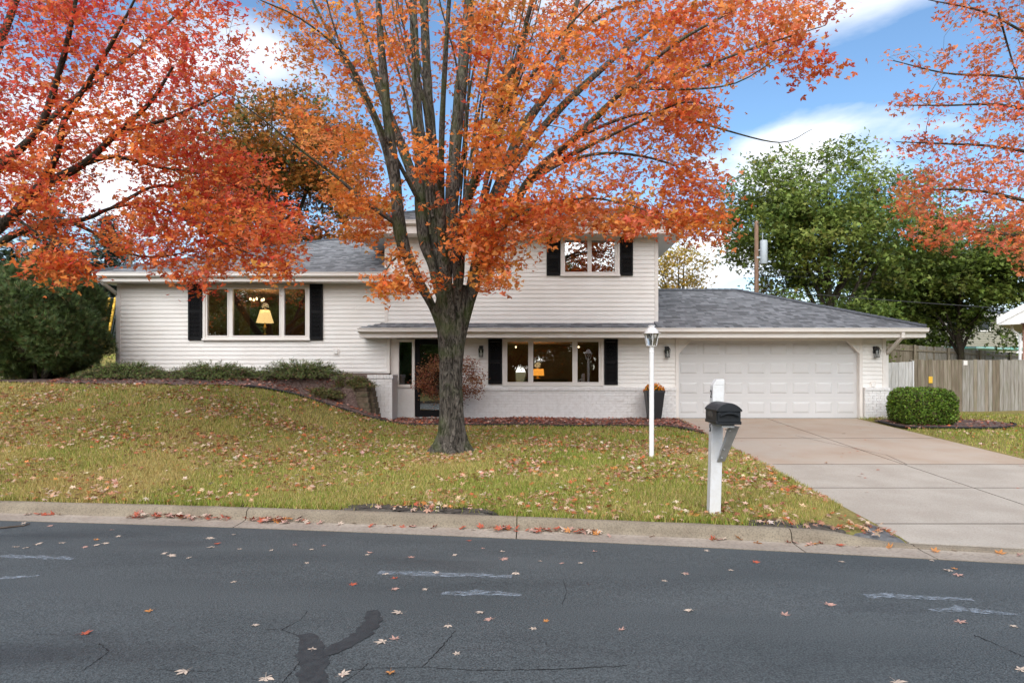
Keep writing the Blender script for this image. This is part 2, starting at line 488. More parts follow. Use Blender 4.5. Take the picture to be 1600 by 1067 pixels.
# ---- road
def asphalt_mat():
    m = bpy.data.materials.new('asphalt'); m.use_nodes = True
    ns, ls = m.node_tree.nodes, m.node_tree.links
    b = ns['Principled BSDF']; b.inputs['Specular IOR Level'].default_value = 0.42
    co = ns.new('ShaderNodeTexCoord')
    def nz(s, d=4, st=None):
        n = ns.new('ShaderNodeTexNoise'); n.inputs['Scale'].default_value = s; n.inputs['Detail'].default_value = d
        if st:
            mp = ns.new('ShaderNodeMapping'); mp.inputs['Scale'].default_value = st; mp.inputs['Rotation'].default_value = (0,0,R(9.5))
            ls.new(co.outputs['Object'], mp.inputs[0]); ls.new(mp.outputs[0], n.inputs['Vector'])
        else: ls.new(co.outputs['Object'], n.inputs['Vector'])
        return n
    big, grit, damp = nz(0.9, 9, (0.4, 1.5, 1)), nz(95, 4), nz(0.55, 4, (0.55, 1.7, 1))
    r = ns.new('ShaderNodeValToRGB'); e = r.color_ramp.elements
    e[0].position, e[0].color = 0.3, (0.052,0.061,0.065,1); e[1].position, e[1].color = 0.7, (0.078,0.088,0.092,1)
    ls.new(big.outputs['Fac'], r.inputs['Fac'])
    g = ns.new('ShaderNodeValToRGB'); e = g.color_ramp.elements
    e[0].position, e[0].color = 0.34, (0.42,0.42,0.42,1); e[1].position, e[1].color = 0.71, (1.75,1.74,1.70,1)
    ls.new(grit.outputs['Fac'], g.inputs['Fac'])
    mu = ns.new('ShaderNodeMixRGB'); mu.blend_type = 'MULTIPLY'; mu.inputs['Fac'].default_value = 1
    ls.new(r.outputs[0], mu.inputs['Color1']); ls.new(g.outputs[0], mu.inputs['Color2'])
    d = ns.new('ShaderNodeValToRGB'); e = d.color_ramp.elements          # damp stains: darker and shinier
    e[0].position, e[0].color = 0.56, (0,0,0,1); e[1].position, e[1].color = 0.70, (1,1,1,1)
    ls.new(damp.outputs['Fac'], d.inputs['Fac'])
    mx = ns.new('ShaderNodeMixRGB'); mx.blend_type = 'MULTIPLY'; mx.inputs['Color2'].default_value = (0.62,0.62,0.64,1)
    ls.new(d.outputs[0], mx.inputs['Fac']); ls.new(mu.outputs[0], mx.inputs['Color1'])
    ls.new(mx.outputs[0], b.inputs['Base Color'])
    rr = ns.new('ShaderNodeMapRange'); rr.inputs['To Min'].default_value = 0.66; rr.inputs['To Max'].default_value = 0.45
    ls.new(d.outputs[0], rr.inputs['Value']); ls.new(rr.outputs[0], b.inputs['Roughness'])
    bp = ns.new('ShaderNodeBump'); bp.inputs['Strength'].default_value = 0.8; bp.inputs['Distance'].default_value = 0.010
    ls.new(grit.outputs['Fac'], bp.inputs['Height']); ls.new(bp.outputs[0], b.inputs['Normal'])
    return m
M['asphalt'] = asphalt_mat()
rxs = np.concatenate([[-200,-80,-40,-25],np.arange(-18,14,0.5),[18,25,40,80,200]])
rv = []; rf = []
rows = [-0.485, -1.5, -3, -5, -7, -9.95]
for j, s in enumerate(rows):
    for i, x in enumerate(rxs):
        cz = 0.0 + 0.03*(1-abs((s+5.2)/4.8)**2) if j not in (0, len(rows)-1) else 0.0
        rv.append((x, float(yc(x))+s, max(cz, 0.0)))
n = len(rxs)
for j in range(len(rows)-1):
    for i in range(n-1):
        rf.append((j*n+i, (j+1)*n+i, (j+1)*n+i+1, j*n+i+1))
road = MB().add(rv, rf).build('road', M['asphalt'], smooth=True)
tag(road, kind='structure', label='dark grey asphalt street with cracks and scattered leaves')
def road_z(x, y):
    s = y - float(yc(x))
    if s > -1.5: return 0.03*(1-((-1.5+5.2)/4.8)**2)*max(0, min(1, (s+0.485)/(-1.015)))
    pts = [(-1.5),(-3),(-5),(-7)]
    f = lambda q: 0.03*(1-abs((q+5.2)/4.8)**2)
    for a, b_ in zip(pts[:-1], pts[1:]):
        if s <= a and s >= b_:
            k = (a-s)/(a-b_); return f(a)*(1-k)+f(b_)*k
    return 0.012
def road_pt(px, py, lift=0.004):
    p = on_plane(px, py, 0.015)
    for _ in range(3):
        p = on_plane(px, py, road_z(p.x, p.y))
    return Vector((p.x, p.y, p.z + lift))

# paint smears, sealed cracks and open cracks on the asphalt (thin sheets of their own)
M['paint'] = bpy.data.materials.new('worn_white_paint'); M['paint'].use_nodes = True
_ns, _ls = M['paint'].node_tree.nodes, M['paint'].node_tree.links
_b = _ns['Principled BSDF']; _b.inputs['Base Color'].default_value = (0.36,0.41,0.47,1); _b.inputs['Roughness'].default_value = 0.7
_co = _ns.new('ShaderNodeTexCoord'); _mp = _ns.new('ShaderNodeMapping'); _mp.inputs['Scale'].default_value = (3, 9, 1)
_n = _ns.new('ShaderNodeTexNoise'); _n.inputs['Scale'].default_value = 4.5; _n.inputs['Detail'].default_value = 8; _n.inputs['Roughness'].default_value = 0.75
_ls.new(_co.outputs['Object'], _mp.inputs[0]); _ls.new(_mp.outputs[0], _n.inputs['Vector'])
_r = _ns.new('ShaderNodeValToRGB'); _r.color_ramp.elements[0].position = 0.44; _r.color_ramp.elements[1].position = 0.64
_r.color_ramp.elements[1].color = (0.8,0.8,0.8,1)
_ls.new(_n.outputs['Fac'], _r.inputs['Fac']); _ls.new(_r.outputs[0], _b.inputs['Alpha'])
M['sealant'] = mat('crack_sealant', (0.026,0.029,0.032), 0.6, (0.040,0.044,0.047), 22, bump=0.2, bscale=80)
M['crack'] = mat('open_crack', (0.008,0.008,0.009), 0.9)

def ribbon(name, pts, widths, m, lift, jag=0.25, sub=6):
    """a strip lying on the road, along pixel points, with ragged edges"""
    P = [road_pt(*p, lift=lift) for p in pts]
    L, W = [], []
    for i in range(len(P)-1):
        for k in range(sub):
            L.append(P[i].lerp(P[i+1], k/sub)); W.append(widths[i]+(widths[i+1]-widths[i])*k/sub)
    L.append(P[-1]); W.append(widths[-1])
    v, f = [], []
    for i, p in enumerate(L):
        t = (L[min(i+1,len(L)-1)]-L[max(i-1,0)]); t.z = 0; t.normalize()
        nrm = Vector((-t.y, t.x, 0))
        p = p + nrm*random.uniform(-1,1)*W[i]*jag
        a = p + nrm*W[i]*0.5*random.uniform(1-jag,1+jag); b = p - nrm*W[i]*0.5*random.uniform(1-jag,1+jag)
        for q in (a, b):
            v.append((q.x, q.y, road_z(q.x, q.y)+lift))
        if i: f.append((2*i-2, 2*i-1, 2*i+1, 2*i))
    return MB().add(v, f).build(name, m, road)
for pts, w in [([(592,894),(660,896),(800,901)],[.10,.12,.10]), ([(690,928),(740,926),(815,930)],[.06,.13,.05]),
               ([(1350,930),(1400,931),(1520,937)],[.10,.11,.06]), ([(1455,954),(1500,951),(1595,961)],[.05,.12,.05]),
               ([(0,869),(60,871),(115,873)],[.09,.10,.08]), ([(0,904),(60,900)],[.08,.05])]:
    ribbon('paint_smear', pts, w, M['paint'], 0.0045, 0.2)
ribbon('sealant_patch', [(478,990),(484,1015),(490,1045),(487,1067),(480,1100)], [.10,.17,.17,.16,.15], M['sealant'], 0.004, 0.12)
ribbon('sealant_patch', [(488,1030),(530,1010),(565,993),(582,970),(580,954)], [.06,.13,.14,.12,.09], M['sealant'], 0.005, 0.15)
for pts, w in [([(408,983),(440,984),(478,996)],.012), ([(440,984),(470,968),(480,955)],.008), ([(155,1005),(170,1018),(128,1048)],.012),
               ([(230,1045),(290,1048),(340,1049)],.008), ([(530,1048),(590,1044),(660,1042),(740,1047),(850,1046),(980,1040)],.010),
               ([(660,1042),(690,1010),(712,985)],.010), ([(880,905),(886,925),(878,945)],.007), ([(1522,992),(1560,1008),(1600,1026)],.013),
               ([(440,1067),(460,1045),(472,1030)],.008), ([(40,990),(100,992),(150,990)],.006), ([(535,1067),(560,1050),(575,1036)],.009)]:
    ribbon('crack', pts, [w*.6*random.uniform(.5,1.2) for _ in pts], M['crack'], 0.003, 0.9, 12)

# ---- kerb and gutter, cast in sections with open joints
M['kerb'] = mat('kerb_concrete', (0.285,0.235,0.17), 0.9, (0.215,0.172,0.125), 2.5, bump=0.5, bscale=70, c3=(0.10,0.085,0.06), scale3=60, f3=0.6)
M['gutterpan'] = mat('gutter_pan_concrete', (0.36,0.305,0.25), 0.85, (0.28,0.23,0.185), 1.6, bump=0.4, bscale=70, c3=(0.16,0.13,0.105), scale3=30, f3=0.5)
kerb = empty('kerb', (0, float(yc(0))-0.2, 0))
tag(kerb, kind='structure', label='weathered tan concrete kerb and gutter along the lawn')
def kprof(x):
    """(offset from back, height) profile; it drops to the driveway apron between X 3.05 and 4.0 and stays low"""
    k = float(sstep((x-3.0)/0.95))
    hgt = 0.145*(1-k) + 0.034*k
    out = [(0.0,-0.1),(0.0,hgt-0.012),(-0.02,hgt),(-0.075,hgt+0.001),(-0.105,hgt-0.010),(-0.128,hgt*0.80),(-0.143,hgt*0.42),(-0.152,0.03+0.04*hgt),
           (-0.172,0.017),(-0.30,0.010),(-0.488,0.006),(-0.488,-0.1)]
    return out
def kerb_section(x0, x1):
    nseg = max(2, int((x1-x0)/0.22))
    X = np.linspace(x0+0.006, x1-0.006, nseg+1)
    v, f = [], []
    for i, x in enumerate(X):
        pr = kprof(x)
        for k, (a, h) in enumerate(pr):
            r_ = 0.003*float(fbm(x*9+k, k*3.0, 5, 1.0, 2)) if 0 < k < 9 else 0
            v.append((x, float(yc(x))+a+r_, h+r_))
        m_ = len(pr)
        if i:
            for k in range(m_-1):
                f.append(((i-1)*m_+k, (i-1)*m_+k+1, i*m_+k+1, i*m_+k))
    f.append(tuple(range(m_))); f.append(tuple(range(nseg*m_+m_-1, nseg*m_-1, -1)))
    o = MB().add(v, f).build('kerb_section', M['kerb'], kerb, smooth=True)
    o.data.materials.append(M['gutterpan'])
    for i in range(nseg):
        for k in (8, 9): o.data.polygons[i*(m_-1)+k].material_index = 1
    e = o.modifiers.new('edge', 'EDGE_SPLIT'); e.split_angle = R(50)
    return o
def kx(px, py):
    return on_plane(px, py, 0.13).x
joints = [-40,-25,-16.2,-13.2,-10.2,-6.95, kx(379,800), kx(807,818), kx(1250,838), 4.0, 6.4, 8.85, 12, 15, 25, 60]
for a, b in zip(joints[:-1], joints[1:]):
    kerb_section(a, b)
# kerb on the far (camera) side
v, f = [], []
pr = [(-10.42,-0.1),(-10.42,0.14),(-10.30,0.14),(-10.24,0.02),(-9.94,0.008),(-9.94,-0.1)]
X = np.concatenate([[-60,-30],np.arange(-20,20,1.0),[30,60]])
for i, x in enumerate(X):
    for a, h in pr: v.append((x, float(yc(x))+a, h))
    if i:
        for k in range(len(pr)-1): f.append(((i-1)*6+k, i*6+k, i*6+k+1, (i-1)*6+k+1))
MB().add(v, f).build('far_kerb', M['kerb'], kerb)

# ---- driveway slabs
M['drive'] = mat('driveway_concrete', (0.44,0.39,0.33), 0.8, (0.375,0.325,0.27), 1.6, bump=0.35, bscale=90, c3=(0.20,0.16,0.125), scale3=55, f3=0.35)
M['drive2'] = mat('driveway_concrete_rusty', (0.43,0.35,0.28), 0.8, (0.38,0.285,0.21), 0.9, bump=0.35, bscale=90, c3=(0.42,0.37,0.31), scale3=1.2, f3=0.6)
drive = empty('driveway', (6.4, 12, float(drive_z(12))))
tag(drive, kind='structure', label='wide stained concrete driveway in front of the garage')
def slab(x0, x1, y0, y1, m, y0f=None):
    g = 0.013
    X = np.linspace(x0+g, x1-g, 5)
    v = []
    for x in X:
        ya = (y0f(x) if y0f else y0) + g; yb = y1-g
        za = float(drive_z(ya)) if not y0f else 0.036
        zb = float(drive_z(yb))
        v += [(x,ya,za),(x,yb,zb),(x,yb,zb-0.11),(x,ya,za-0.11)]
    f = []
    for i in range(4):
        for k in range(4):
            f.append((i*4+k, i*4+(k+1)%4, (i+1)*4+(k+1)%4, (i+1)*4+k)[::-1])
    f.append((0,1,2,3)); f.append((19,18,17,16))
    MB().add(v, f).build('slab', m, drive)
ybk = lambda x: float(yc(x)) + 0.002
for x0, x1 in ((DX0, 6.4), (6.4, DX1)):
    slab(x0, x1, 0, 7.46, M['drive'], ybk)
    slab(x0, x1, 7.46, 9.26, M['drive'])
    slab(x0, x1, 9.26, 11.0, M['drive'])
    slab(x0, x1, 13.9, 17.40, M['drive2'])
    slab(x0, x1, 11.0, 13.9, M['drive2'])
MB().add([(DX0+.02,7.2,float(drive_z(7.2))-.03),(DX1-.02,7.2,float(drive_z(7.2))-.03),(DX1-.02,17.3,float(drive_z(17.3))-.03),(DX0+.02,17.3,float(drive_z(17.3))-.03)], [(0,1,2,3)]).build('joint_filler', M['crack'], drive)
M['jointdirt'] = mat('joint_dirt', (0.10,0.08,0.062), 0.95, (0.16,0.13,0.10), 8)
for y in (7.46, 9.26, 11.0, 13.9):
    MB().add([(DX0+.01,y-.011,float(drive_z(y))+.0015),(DX1-.01,y-.011,float(drive_z(y))+.0015),(DX1-.01,y+.011,float(drive_z(y))+.0025),(DX0+.01,y+.011,float(drive_z(y))+.0025)], [(0,1,2,3)]).build('joint', M['jointdirt'], drive)
# a crack across the upper slabs
v, f = [], []
cp = [(6.45,10.98),(6.6,11.9),(6.35,12.6),(6.1,13.4),(5.9,14.3)]
for i, (x, y) in enumerate(cp):
    v += [(x-0.006,y,float(drive_z(y))+0.003),(x+0.006,y,float(drive_z(y))+0.003)]
    if i: f.append((2*i-2,2*i-1,2*i+1,2*i))
MB().add(v, f).build('crack', M['crack'], drive)
# dark asphalt patch wedged beside the drive
def sunk_patch(name, rim, m, lift):
    """an irregular patch that lies on the ground and dips into it at its rim"""
    rim = [(x, max(y, float(yc(x))+.006)) for x, y in rim]
    cx_, cy_ = sum(p[0] for p in rim)/len(rim), sum(p[1] for p in rim)/len(rim)
    n = len(rim); v = [(cx_, cy_, ground_z(cx_, cy_)+lift)]
    for q, h in ((.45, lift), (.82, lift*.7), (1.0, -.03)):
        for x, y in rim:
            x, y = cx_+(x-cx_)*q, cy_+(y-cy_)*q
            v.append((x, y, (ground_z(x, y) if y > float(yc(x)) else min(ground_z(x, float(yc(x))), .1))+h))
    f = [(0, 1+i, 1+(i+1)%n) for i in range(n)]
    for k in range(2):
        for i in range(n): f.append((1+k*n+i, 1+(k+1)*n+i, 1+(k+1)*n+(i+1)%n, 1+k*n+(i+1)%n))
    return MB().add(v, f).build(name, m, smooth=True)
M['patch'] = mat('cold_patch', (0.12,0.12,0.122), 0.9, (0.17,0.17,0.17), 20, bump=0.8, bscale=90)
pv = [(x_, float(yc(x_))-.04) for x_ in (3.45,3.6,3.75,3.985)]+[(3.985,7.3),(3.95,7.6),(3.82,7.3),(3.66,7.05)]
o = sunk_patch('asphalt_patch', pv, M['patch'], .014)
tag(o, kind='structure', label='grey asphalt patch between kerb, lawn and driveway')

# ---- mulch beds
M['mulch'] = mat('wood_mulch', (0.085,0.05,0.04), 0.95, (0.15,0.10,0.085), 14, bump=1.0, bscale=45, c3=(0.26,0.19,0.16), scale3=38, f3=0.7)
bx = np.arange(-13.0, 4.01, 0.12)
v, f = [], []
NB = 24
for i, x in enumerate(bx):
    y0, y1 = float(ye(x)), 17.3
    for k in range(NB+1):
        y = y0 + (y1-y0)*k/NB
        zz = ground_z(x, y)
        if x > 3.9: zz = max(zz, float(drive_z(y))) 
        v.append((x, y, zz + 0.025 + 0.012*math.sin(x*17+y*23) + .07*(-5.6 < x < -3.7)*(y > 15.5)))
    if i:
        for k in range(NB): f.append(((i-1)*(NB+1)+k, i*(NB+1)+k, i*(NB+1)+k+1, (i-1)*(NB+1)+k+1))
o = MB().add(v, f).build('mulch_bed', M['mulch'], smooth=True)
tag(o, kind='structure', label='leaf strewn mulch bed along the front of the house')
# bed round the clipped hedge by the garage corner
v, f = [], []
cb = (10.1, 15.95)
v.append((cb[0], cb[1], ground_z(*cb)+0.05))
for k in range(28):
    a = 2*math.pi*k/28
    rx, ry = 1.85, 0.95
    x, y = cb[0]+rx*math.cos(a), cb[1]+ry*math.sin(a)
    x = max(x, DX1+0.03)
    v.append((x, y, ground_z(x, y)+0.03))
for k in range(28): f.append((0, 1+k, 1+(k+1)%28))
o = MB().add(v, f).build('hedge_bed', M['mulch'])
tag(o, kind='structure', label='small stone and mulch bed under the clipped hedge')
HB = [Vector(p) for p in v[1:]]
e = MB().tube([p+Vector((0,0,0.02)) for p in HB[12:28]]+[HB[0]+Vector((0,0,.02))], 0.028, 6).build('landscape_edging', M['edging'])
tag(e, 'thin black plastic edging curving around the hedge bed', 'edging')
ex = np.concatenate([np.arange(-6.6, 3.95, 0.12)])
e = MB().tube([(x, float(ye(x))-0.02, ground_z(x, float(ye(x)))+0.035) for x in ex], 0.034, 6).build('landscape_edging', M['edging'])
tag(e, 'long black plastic edging curving between lawn and mulch bed', 'edging')
# concrete walk at the left of the house
v, f = [], []
for i, x in enumerate(np.arange(-22, -10.6, 0.5)):
    for k, y in enumerate((16.6, 17.5)):
        v.append((x, y, ground_z(x, y)+0.05))
    if i: f.append((2*i-2, 2*i, 2*i+1, 2*i-1))
o = MB().add(v, f).build('path', M['drive'])
tag(o, kind='structure', label='pale concrete path behind the big evergreen bush')

# bare soil along the kerb where the grass has died
M['soil'] = mat('bare_soil', (0.055,0.045,0.036), 0.95, (0.10,0.085,0.07), 9, bump=0.9, bscale=60)
BARE = []
for px, wpx, dpx in ((590,55,6),(660,60,7),(735,45,5),(1215,40,5),(1290,36,4)):
    c = on_plane(px, 0.043*px+765.0+(4 if px > 1000 else 0), .16); y0 = float(yc(c.x))+.01; w2 = wpx/FPX*c.y; d2 = dpx/100*2.6
    BARE.append((c.x, y0, w2, d2))
    o = sunk_patch('soil_patch', [(c.x+w2*math.cos(q)*(1+.22*math.sin(k*2.3+px)+.15*math.sin(k*4.1)), float(yc(c.x))+.10+(c.x-(c.x+w2*math.cos(q)))*.17+d2*1.6*math.sin(q)*(1+.25*math.sin(k*1.9+px))) for k, q in ((k_, 2*math.pi*k_/26) for k_ in range(26))], M['soil'], .012)
    tag(o, kind='structure', label='bare dark soil patch in the lawn edge along the kerb')
# ================================================================== THE HOUSE
YL, YW, YU = 17.20, 17.35, 17.17       # left wing wall, lower (garage) wall, upper storey wall
house = empty('house', (0, 18, 0.5))
tag(house, 'cream split level house with grey shingle roofs and black shutters', 'house')
def part(mb, name, m, parent=None, **k):
    return mb.build(name, m, parent or house, **k)

def subtract(x0, x1, cuts):
    segs = [(x0, x1)]
    for a, b in cuts:
        out = []
        for s, e in segs:
            if b <= s or a >= e: out.append((s, e)); continue
            if a > s: out.append((s, a))
            if b < e: out.append((b, e))
        segs = out
    return [(s, e) for s, e in segs if e-s > 0.03]

def wall(x0, x1, z0, z1, Y, holes, depth=0.14, mm='siding'):
    xs_ = sorted({x0, x1, *[h[0] for h in holes], *[h[1] for h in holes]})
    zs_ = sorted({z0, z1, *[h[2] for h in holes], *[h[3] for h in holes]})
    mb = MB()
    for zi in range(len(zs_)-1):
        za, zb = zs_[zi], zs_[zi+1]
        if za < z0 or zb > z1: continue
        for s, e in subtract(x0, x1, [(h[0], h[1]) for h in holes if h[2] <= za+1e-6 and h[3] >= zb-1e-6]):
            mb.box(s, e, Y, Y+depth, za, zb)
    return part(mb, 'wall', M[mm])
def siding(w, x0, x1, z0, z1, Y, cuts, pitch=0.113):
    """each course of lap siding is a plank of its own, cut around the windows"""
    nrow = int(round((z1-z0)/pitch))
    p = (z1-z0)/nrow
    for i in range(nrow):
        za, zb = z0+i*p, z0+(i+1)*p
        segs = []
        for s, e in subtract(x0, x1, [(h[0], h[1]) for h in cuts if h[2] < zb-0.01 and h[3] > za+0.01]):
            c_ = s+random.uniform(1.2, 3.6)
            while c_ < e-0.5:                                 # butt joints
                segs.append((s, c_-.0015)); s = c_+.0015; c_ += 3.66
            segs.append((s, e))
        for s, e in segs:
            mb = MB()
            jit = random.uniform(-0.0012, 0.0012)
            f0 = Y-0.020+jit
            mb.add([(s,Y-0.001,za-0.004),(e,Y-0.001,za-0.004),(e,Y-0.001,zb-0.006),(s,Y-0.001,zb-0.006),
                    (s,f0,za-0.006),(e,f0,za-0.006),(e,f0,za+0.012),(s,f0,za+0.012),(e,Y-0.006,zb-0.006),(s,Y-0.006,zb-0.006)],
                   [(4,5,6,7),(7,6,8,9),(0,1,5,4),(9,8,2,3),(0,4,7,9,3),(1,2,8,6,5)])
            mb.build('siding_plank', M['siding'], w)

def rect(pxa, pxb, pya, pyb, Y):
    """photo rectangle -> (x0,x1,z0,z1) on plane Y"""
    return (wx(pxa,Y), wx(pxb,Y), wz(pyb,Y), wz(pya,Y))

def window(r, Y, panes, sill=True):
    """r: outer frame; panes: list of glass rectangles"""
    x0,x1,z0,z1 = r
    mb = MB()
    xs_ = sorted({x0,x1,*[q[0] for q in panes],*[q[1] for q in panes]}); zs_ = sorted({z0,z1,*[q[2] for q in panes],*[q[3] for q in panes]})
    for zi in range(len(zs_)-1):
        za, zb = zs_[zi], zs_[zi+1]
        for s, e in subtract(x0, x1, [(q[0],q[1]) for q in panes if q[2] <= za+1e-6 and q[3] >= zb-1e-6]):
            mb.box(s, e, Y-0.035, Y+0.10, za, zb)
    w = part(mb, 'window', M['trim'])
    bw = 0.05
    mb = MB()                                                   # raised casing round the unit
    mb.box(x0-0.012,x0+bw,Y-0.055,Y-0.033,z0-0.012,z1+0.012); mb.box(x1-bw,x1+0.012,Y-0.055,Y-0.033,z0-0.012,z1+0.012)
    mb.box(x0+bw,x1-bw,Y-0.052,Y-0.033,z1-bw,z1+0.012)
    mb.build('casing', M['trim'], w)
    if sill:
        MB().box(x0-0.03,x1+0.03,Y-0.085,Y-0.033,z0-0.02,z0+0.035).build('sill', M['trim'], w, bevel=0.006)
    for q in panes:
        s = 0.028
        mb = MB()
        mb.box(q[0],q[0]+s,Y-0.047,Y+0.03,q[2],q[3]); mb.box(q[1]-s,q[1],Y-0.047,Y+0.03,q[2],q[3])
        mb.box(q[0]+s,q[1]-s,Y-0.047,Y+0.03,q[2],q[2]+s); mb.box(q[0]+s,q[1]-s,Y-0.047,Y+0.03,q[3]-s,q[3])
        mb.build('sash', M['trim'], w)
        MB().box(q[0]+s-0.004,q[1]-s+0.004,Y+0.002,Y+0.008,q[2]+s-0.004,q[3]-s+0.004).build('pane', M['glass'], w)
    return w
def shutter(r, Y):
    x0,x1,z0,z1 = r
    mb = MB(); yf, yb = Y-0.062, Y-0.022
    st = 0.055
    mb.box(x0,x0+st,yf,yb,z0,z1); mb.box(x1-st,x1,yf,yb,z0,z1)
    zm = (z0+z1)/2
    for a,b in ((z0,z0+.08),(zm-.04,zm+.04),(z1-.08,z1)): mb.box(x0+st,x1-st,yf+.002,yb,a,b)
    s = part(mb, 'shutter', M['black'])
    mb = MB()
    for a,b in ((z0+.08,zm-.04),(zm+.04,z1-.08)):
        n = int((b-a)/0.035)
        for i in range(n):
            z = a+(i+.5)*(b-a)/n
            mb.hexa([(x0+st,yf+.006,z-.022),(x1-st,yf+.006,z-.022),(x1-st,yb-.004,z+.004),(x0+st,yb-.004,z+.004)],
                    [(x0+st,yf+.006,z-.014),(x1-st,yf+.006,z-.014),(x1-st,yb-.004,z+.014),(x0+st,yb-.004,z+.014)])
    mb.build('louvre', M['black'], s)

# --- window rectangles read from the photograph
wL = rect(319,484,446,531,YL); pL = [rect(323.5,358,450,526,YL), rect(363,439,450,526,YL), rect(443.5,479.5,450,526,YL)]
wU = rect(877,967,372,431,YU); pU = [rect(881,919.5,374.5,427,YU), rect(922.5,962,374.5,427,YU)]
wM = rect(786,942,530,602,YW); pM = [rect(791,827,532.5,598.5,YW), rect(831.5,896,532.5,598.5,YW), rect(900.5,937,532.5,598.5,YW)]
sdl = rect(620.5,647.5,531,604,YW)
shL = [rect(295.5,317,443,531.5,YL), rect(485,505,444,531.5,YL)]
shU = [rect(854,875.5,372,431,YU), rect(968.5,988.5,372,431,YU)]
shM = [rect(763,784.5,529.5,600,YW), rect(944,965,530,601,YW)]
ZSOF_L, ZSOF_U, ZSOF_G = 4.20, 5.43, 2.74
XL0, XU0, XU1, XG1 = wx(184.5,YL), wx(602,YU), wx(1027.5,YU), wx(1383,YW)
ZF = 0.57
inset = lambda r, d: (r[0]+d, r[1]-d, r[2]+d, r[3]-d)

# left wing
w = wall(XL0, XU0+0.10, 1.80, ZSOF_L, YL, [inset(wL, .02)])
siding(w, XL0+0.07, XU0-0.002, 1.84, ZSOF_L-0.02, YL, [wL])
MB().box(XL0-0.012,XL0+0.075,YL-0.032,YL+0.10,1.80,ZSOF_L).build('corner_trim', M['trim'], w)
# strip of the left wing wall that shows under the upper storey, as far as the entry
XE = wx(608.5, YL)
siding(w, XU0+0.0, XE-0.06, 1.84, 2.80, YL, [])
MB().box(XE-0.06,XE+0.012,YL-0.032,YL+0.17,1.80,2.80).build('corner_trim', M['trim'], w)
window(wL, YL, pL); [shutter(q, YL) for q in shL]
part(MB().box(XL0+0.02,XE-0.02,YL+0.02,YL+0.2,0.3,1.80), 'foundation', M['foundation'])
part(MB().box(XL0,XL0+0.14,YL+0.14,25.4,1.5,ZSOF_L), 'wall', M['siding'])
part(MB().box(XL0,XU0,25.4,25.54,1.0,ZSOF_L), 'wall', M['siding'])
# upper storey
w = wall(XU0, XU1, 2.95, ZSOF_U, YU, [inset(wU, .02)])
siding(w, XU0+0.07, XU1-0.075, 3.13, ZSOF_U-0.02, YU, [wU])
for a in (XU0, XU1): MB().box(a-0.012 if a==XU0 else a-0.08, a+0.075 if a==XU0 else a+0.012, YU-0.032, YU+0.10, 3.10, ZSOF_U).build('corner_trim', M['trim'], w)
window(wU, YU, pU); [shutter(q, YU) for q in shU]
w = part(MB().box(XU1-0.14,XU1,YU+0.14,25.2,2.6,ZSOF_U), 'wall', M['siding'])
w = part(MB().box(XU0,XU0+0.14,YU+0.14,25.2,2.6,ZSOF_U), 'wall', M['siding'])
part(MB().box(XU0,XU1,25.2,25.34,0.5,ZSOF_U), 'wall', M['siding'])
part(MB().box(XU0+.02,XU1-.02,YU+0.02,25.2,2.76,2.94), 'floor_slab', M['roomdark'])
# lower wall: entry, family room, garage
gx0, gx1, gz1 = wx(1060,YW), wx(1342,YW), 2.68
dx0, dx1, dz0, dz1 = wx(648.5,YW), wx(707,YW), 0.62, wz(530,YW)
ZB = wz(609, YW)                                              # top of the brick
holes = [inset(wM,.02), inset(sdl,.02), (dx0,dx1,dz0,dz1), (gx0-.012,gx1+.012,0.45,gz1+.012)]
w = wall(XE+0.0, XG1, 0.45, 2.86, YW, holes)
cutsW = [wM, (XE-1, dx1+0.06, 0, 3), (gx0-0.08, gx1+0.08, 0, 3)]
siding(w, dx1+0.06, XG1-0.075, ZB+0.075, ZSOF_G-0.01, YW, cutsW)
MB().box(XG1-0.08,XG1+0.012,YW-0.032,YW+0.1,ZB+0.07,ZSOF_G).build('corner_trim', M['trim'], w)
window(wM, YW, pM, sill=False); [shutter(q, YW) for q in shM]
part(MB().box(XG1-0.14,XG1,YW+0.14,23.5,0.4,2.86), 'wall', M['siding'])
part(MB().box(XU1,XG1,23.5,23.64,0.4,2.86), 'wall', M['siding'])
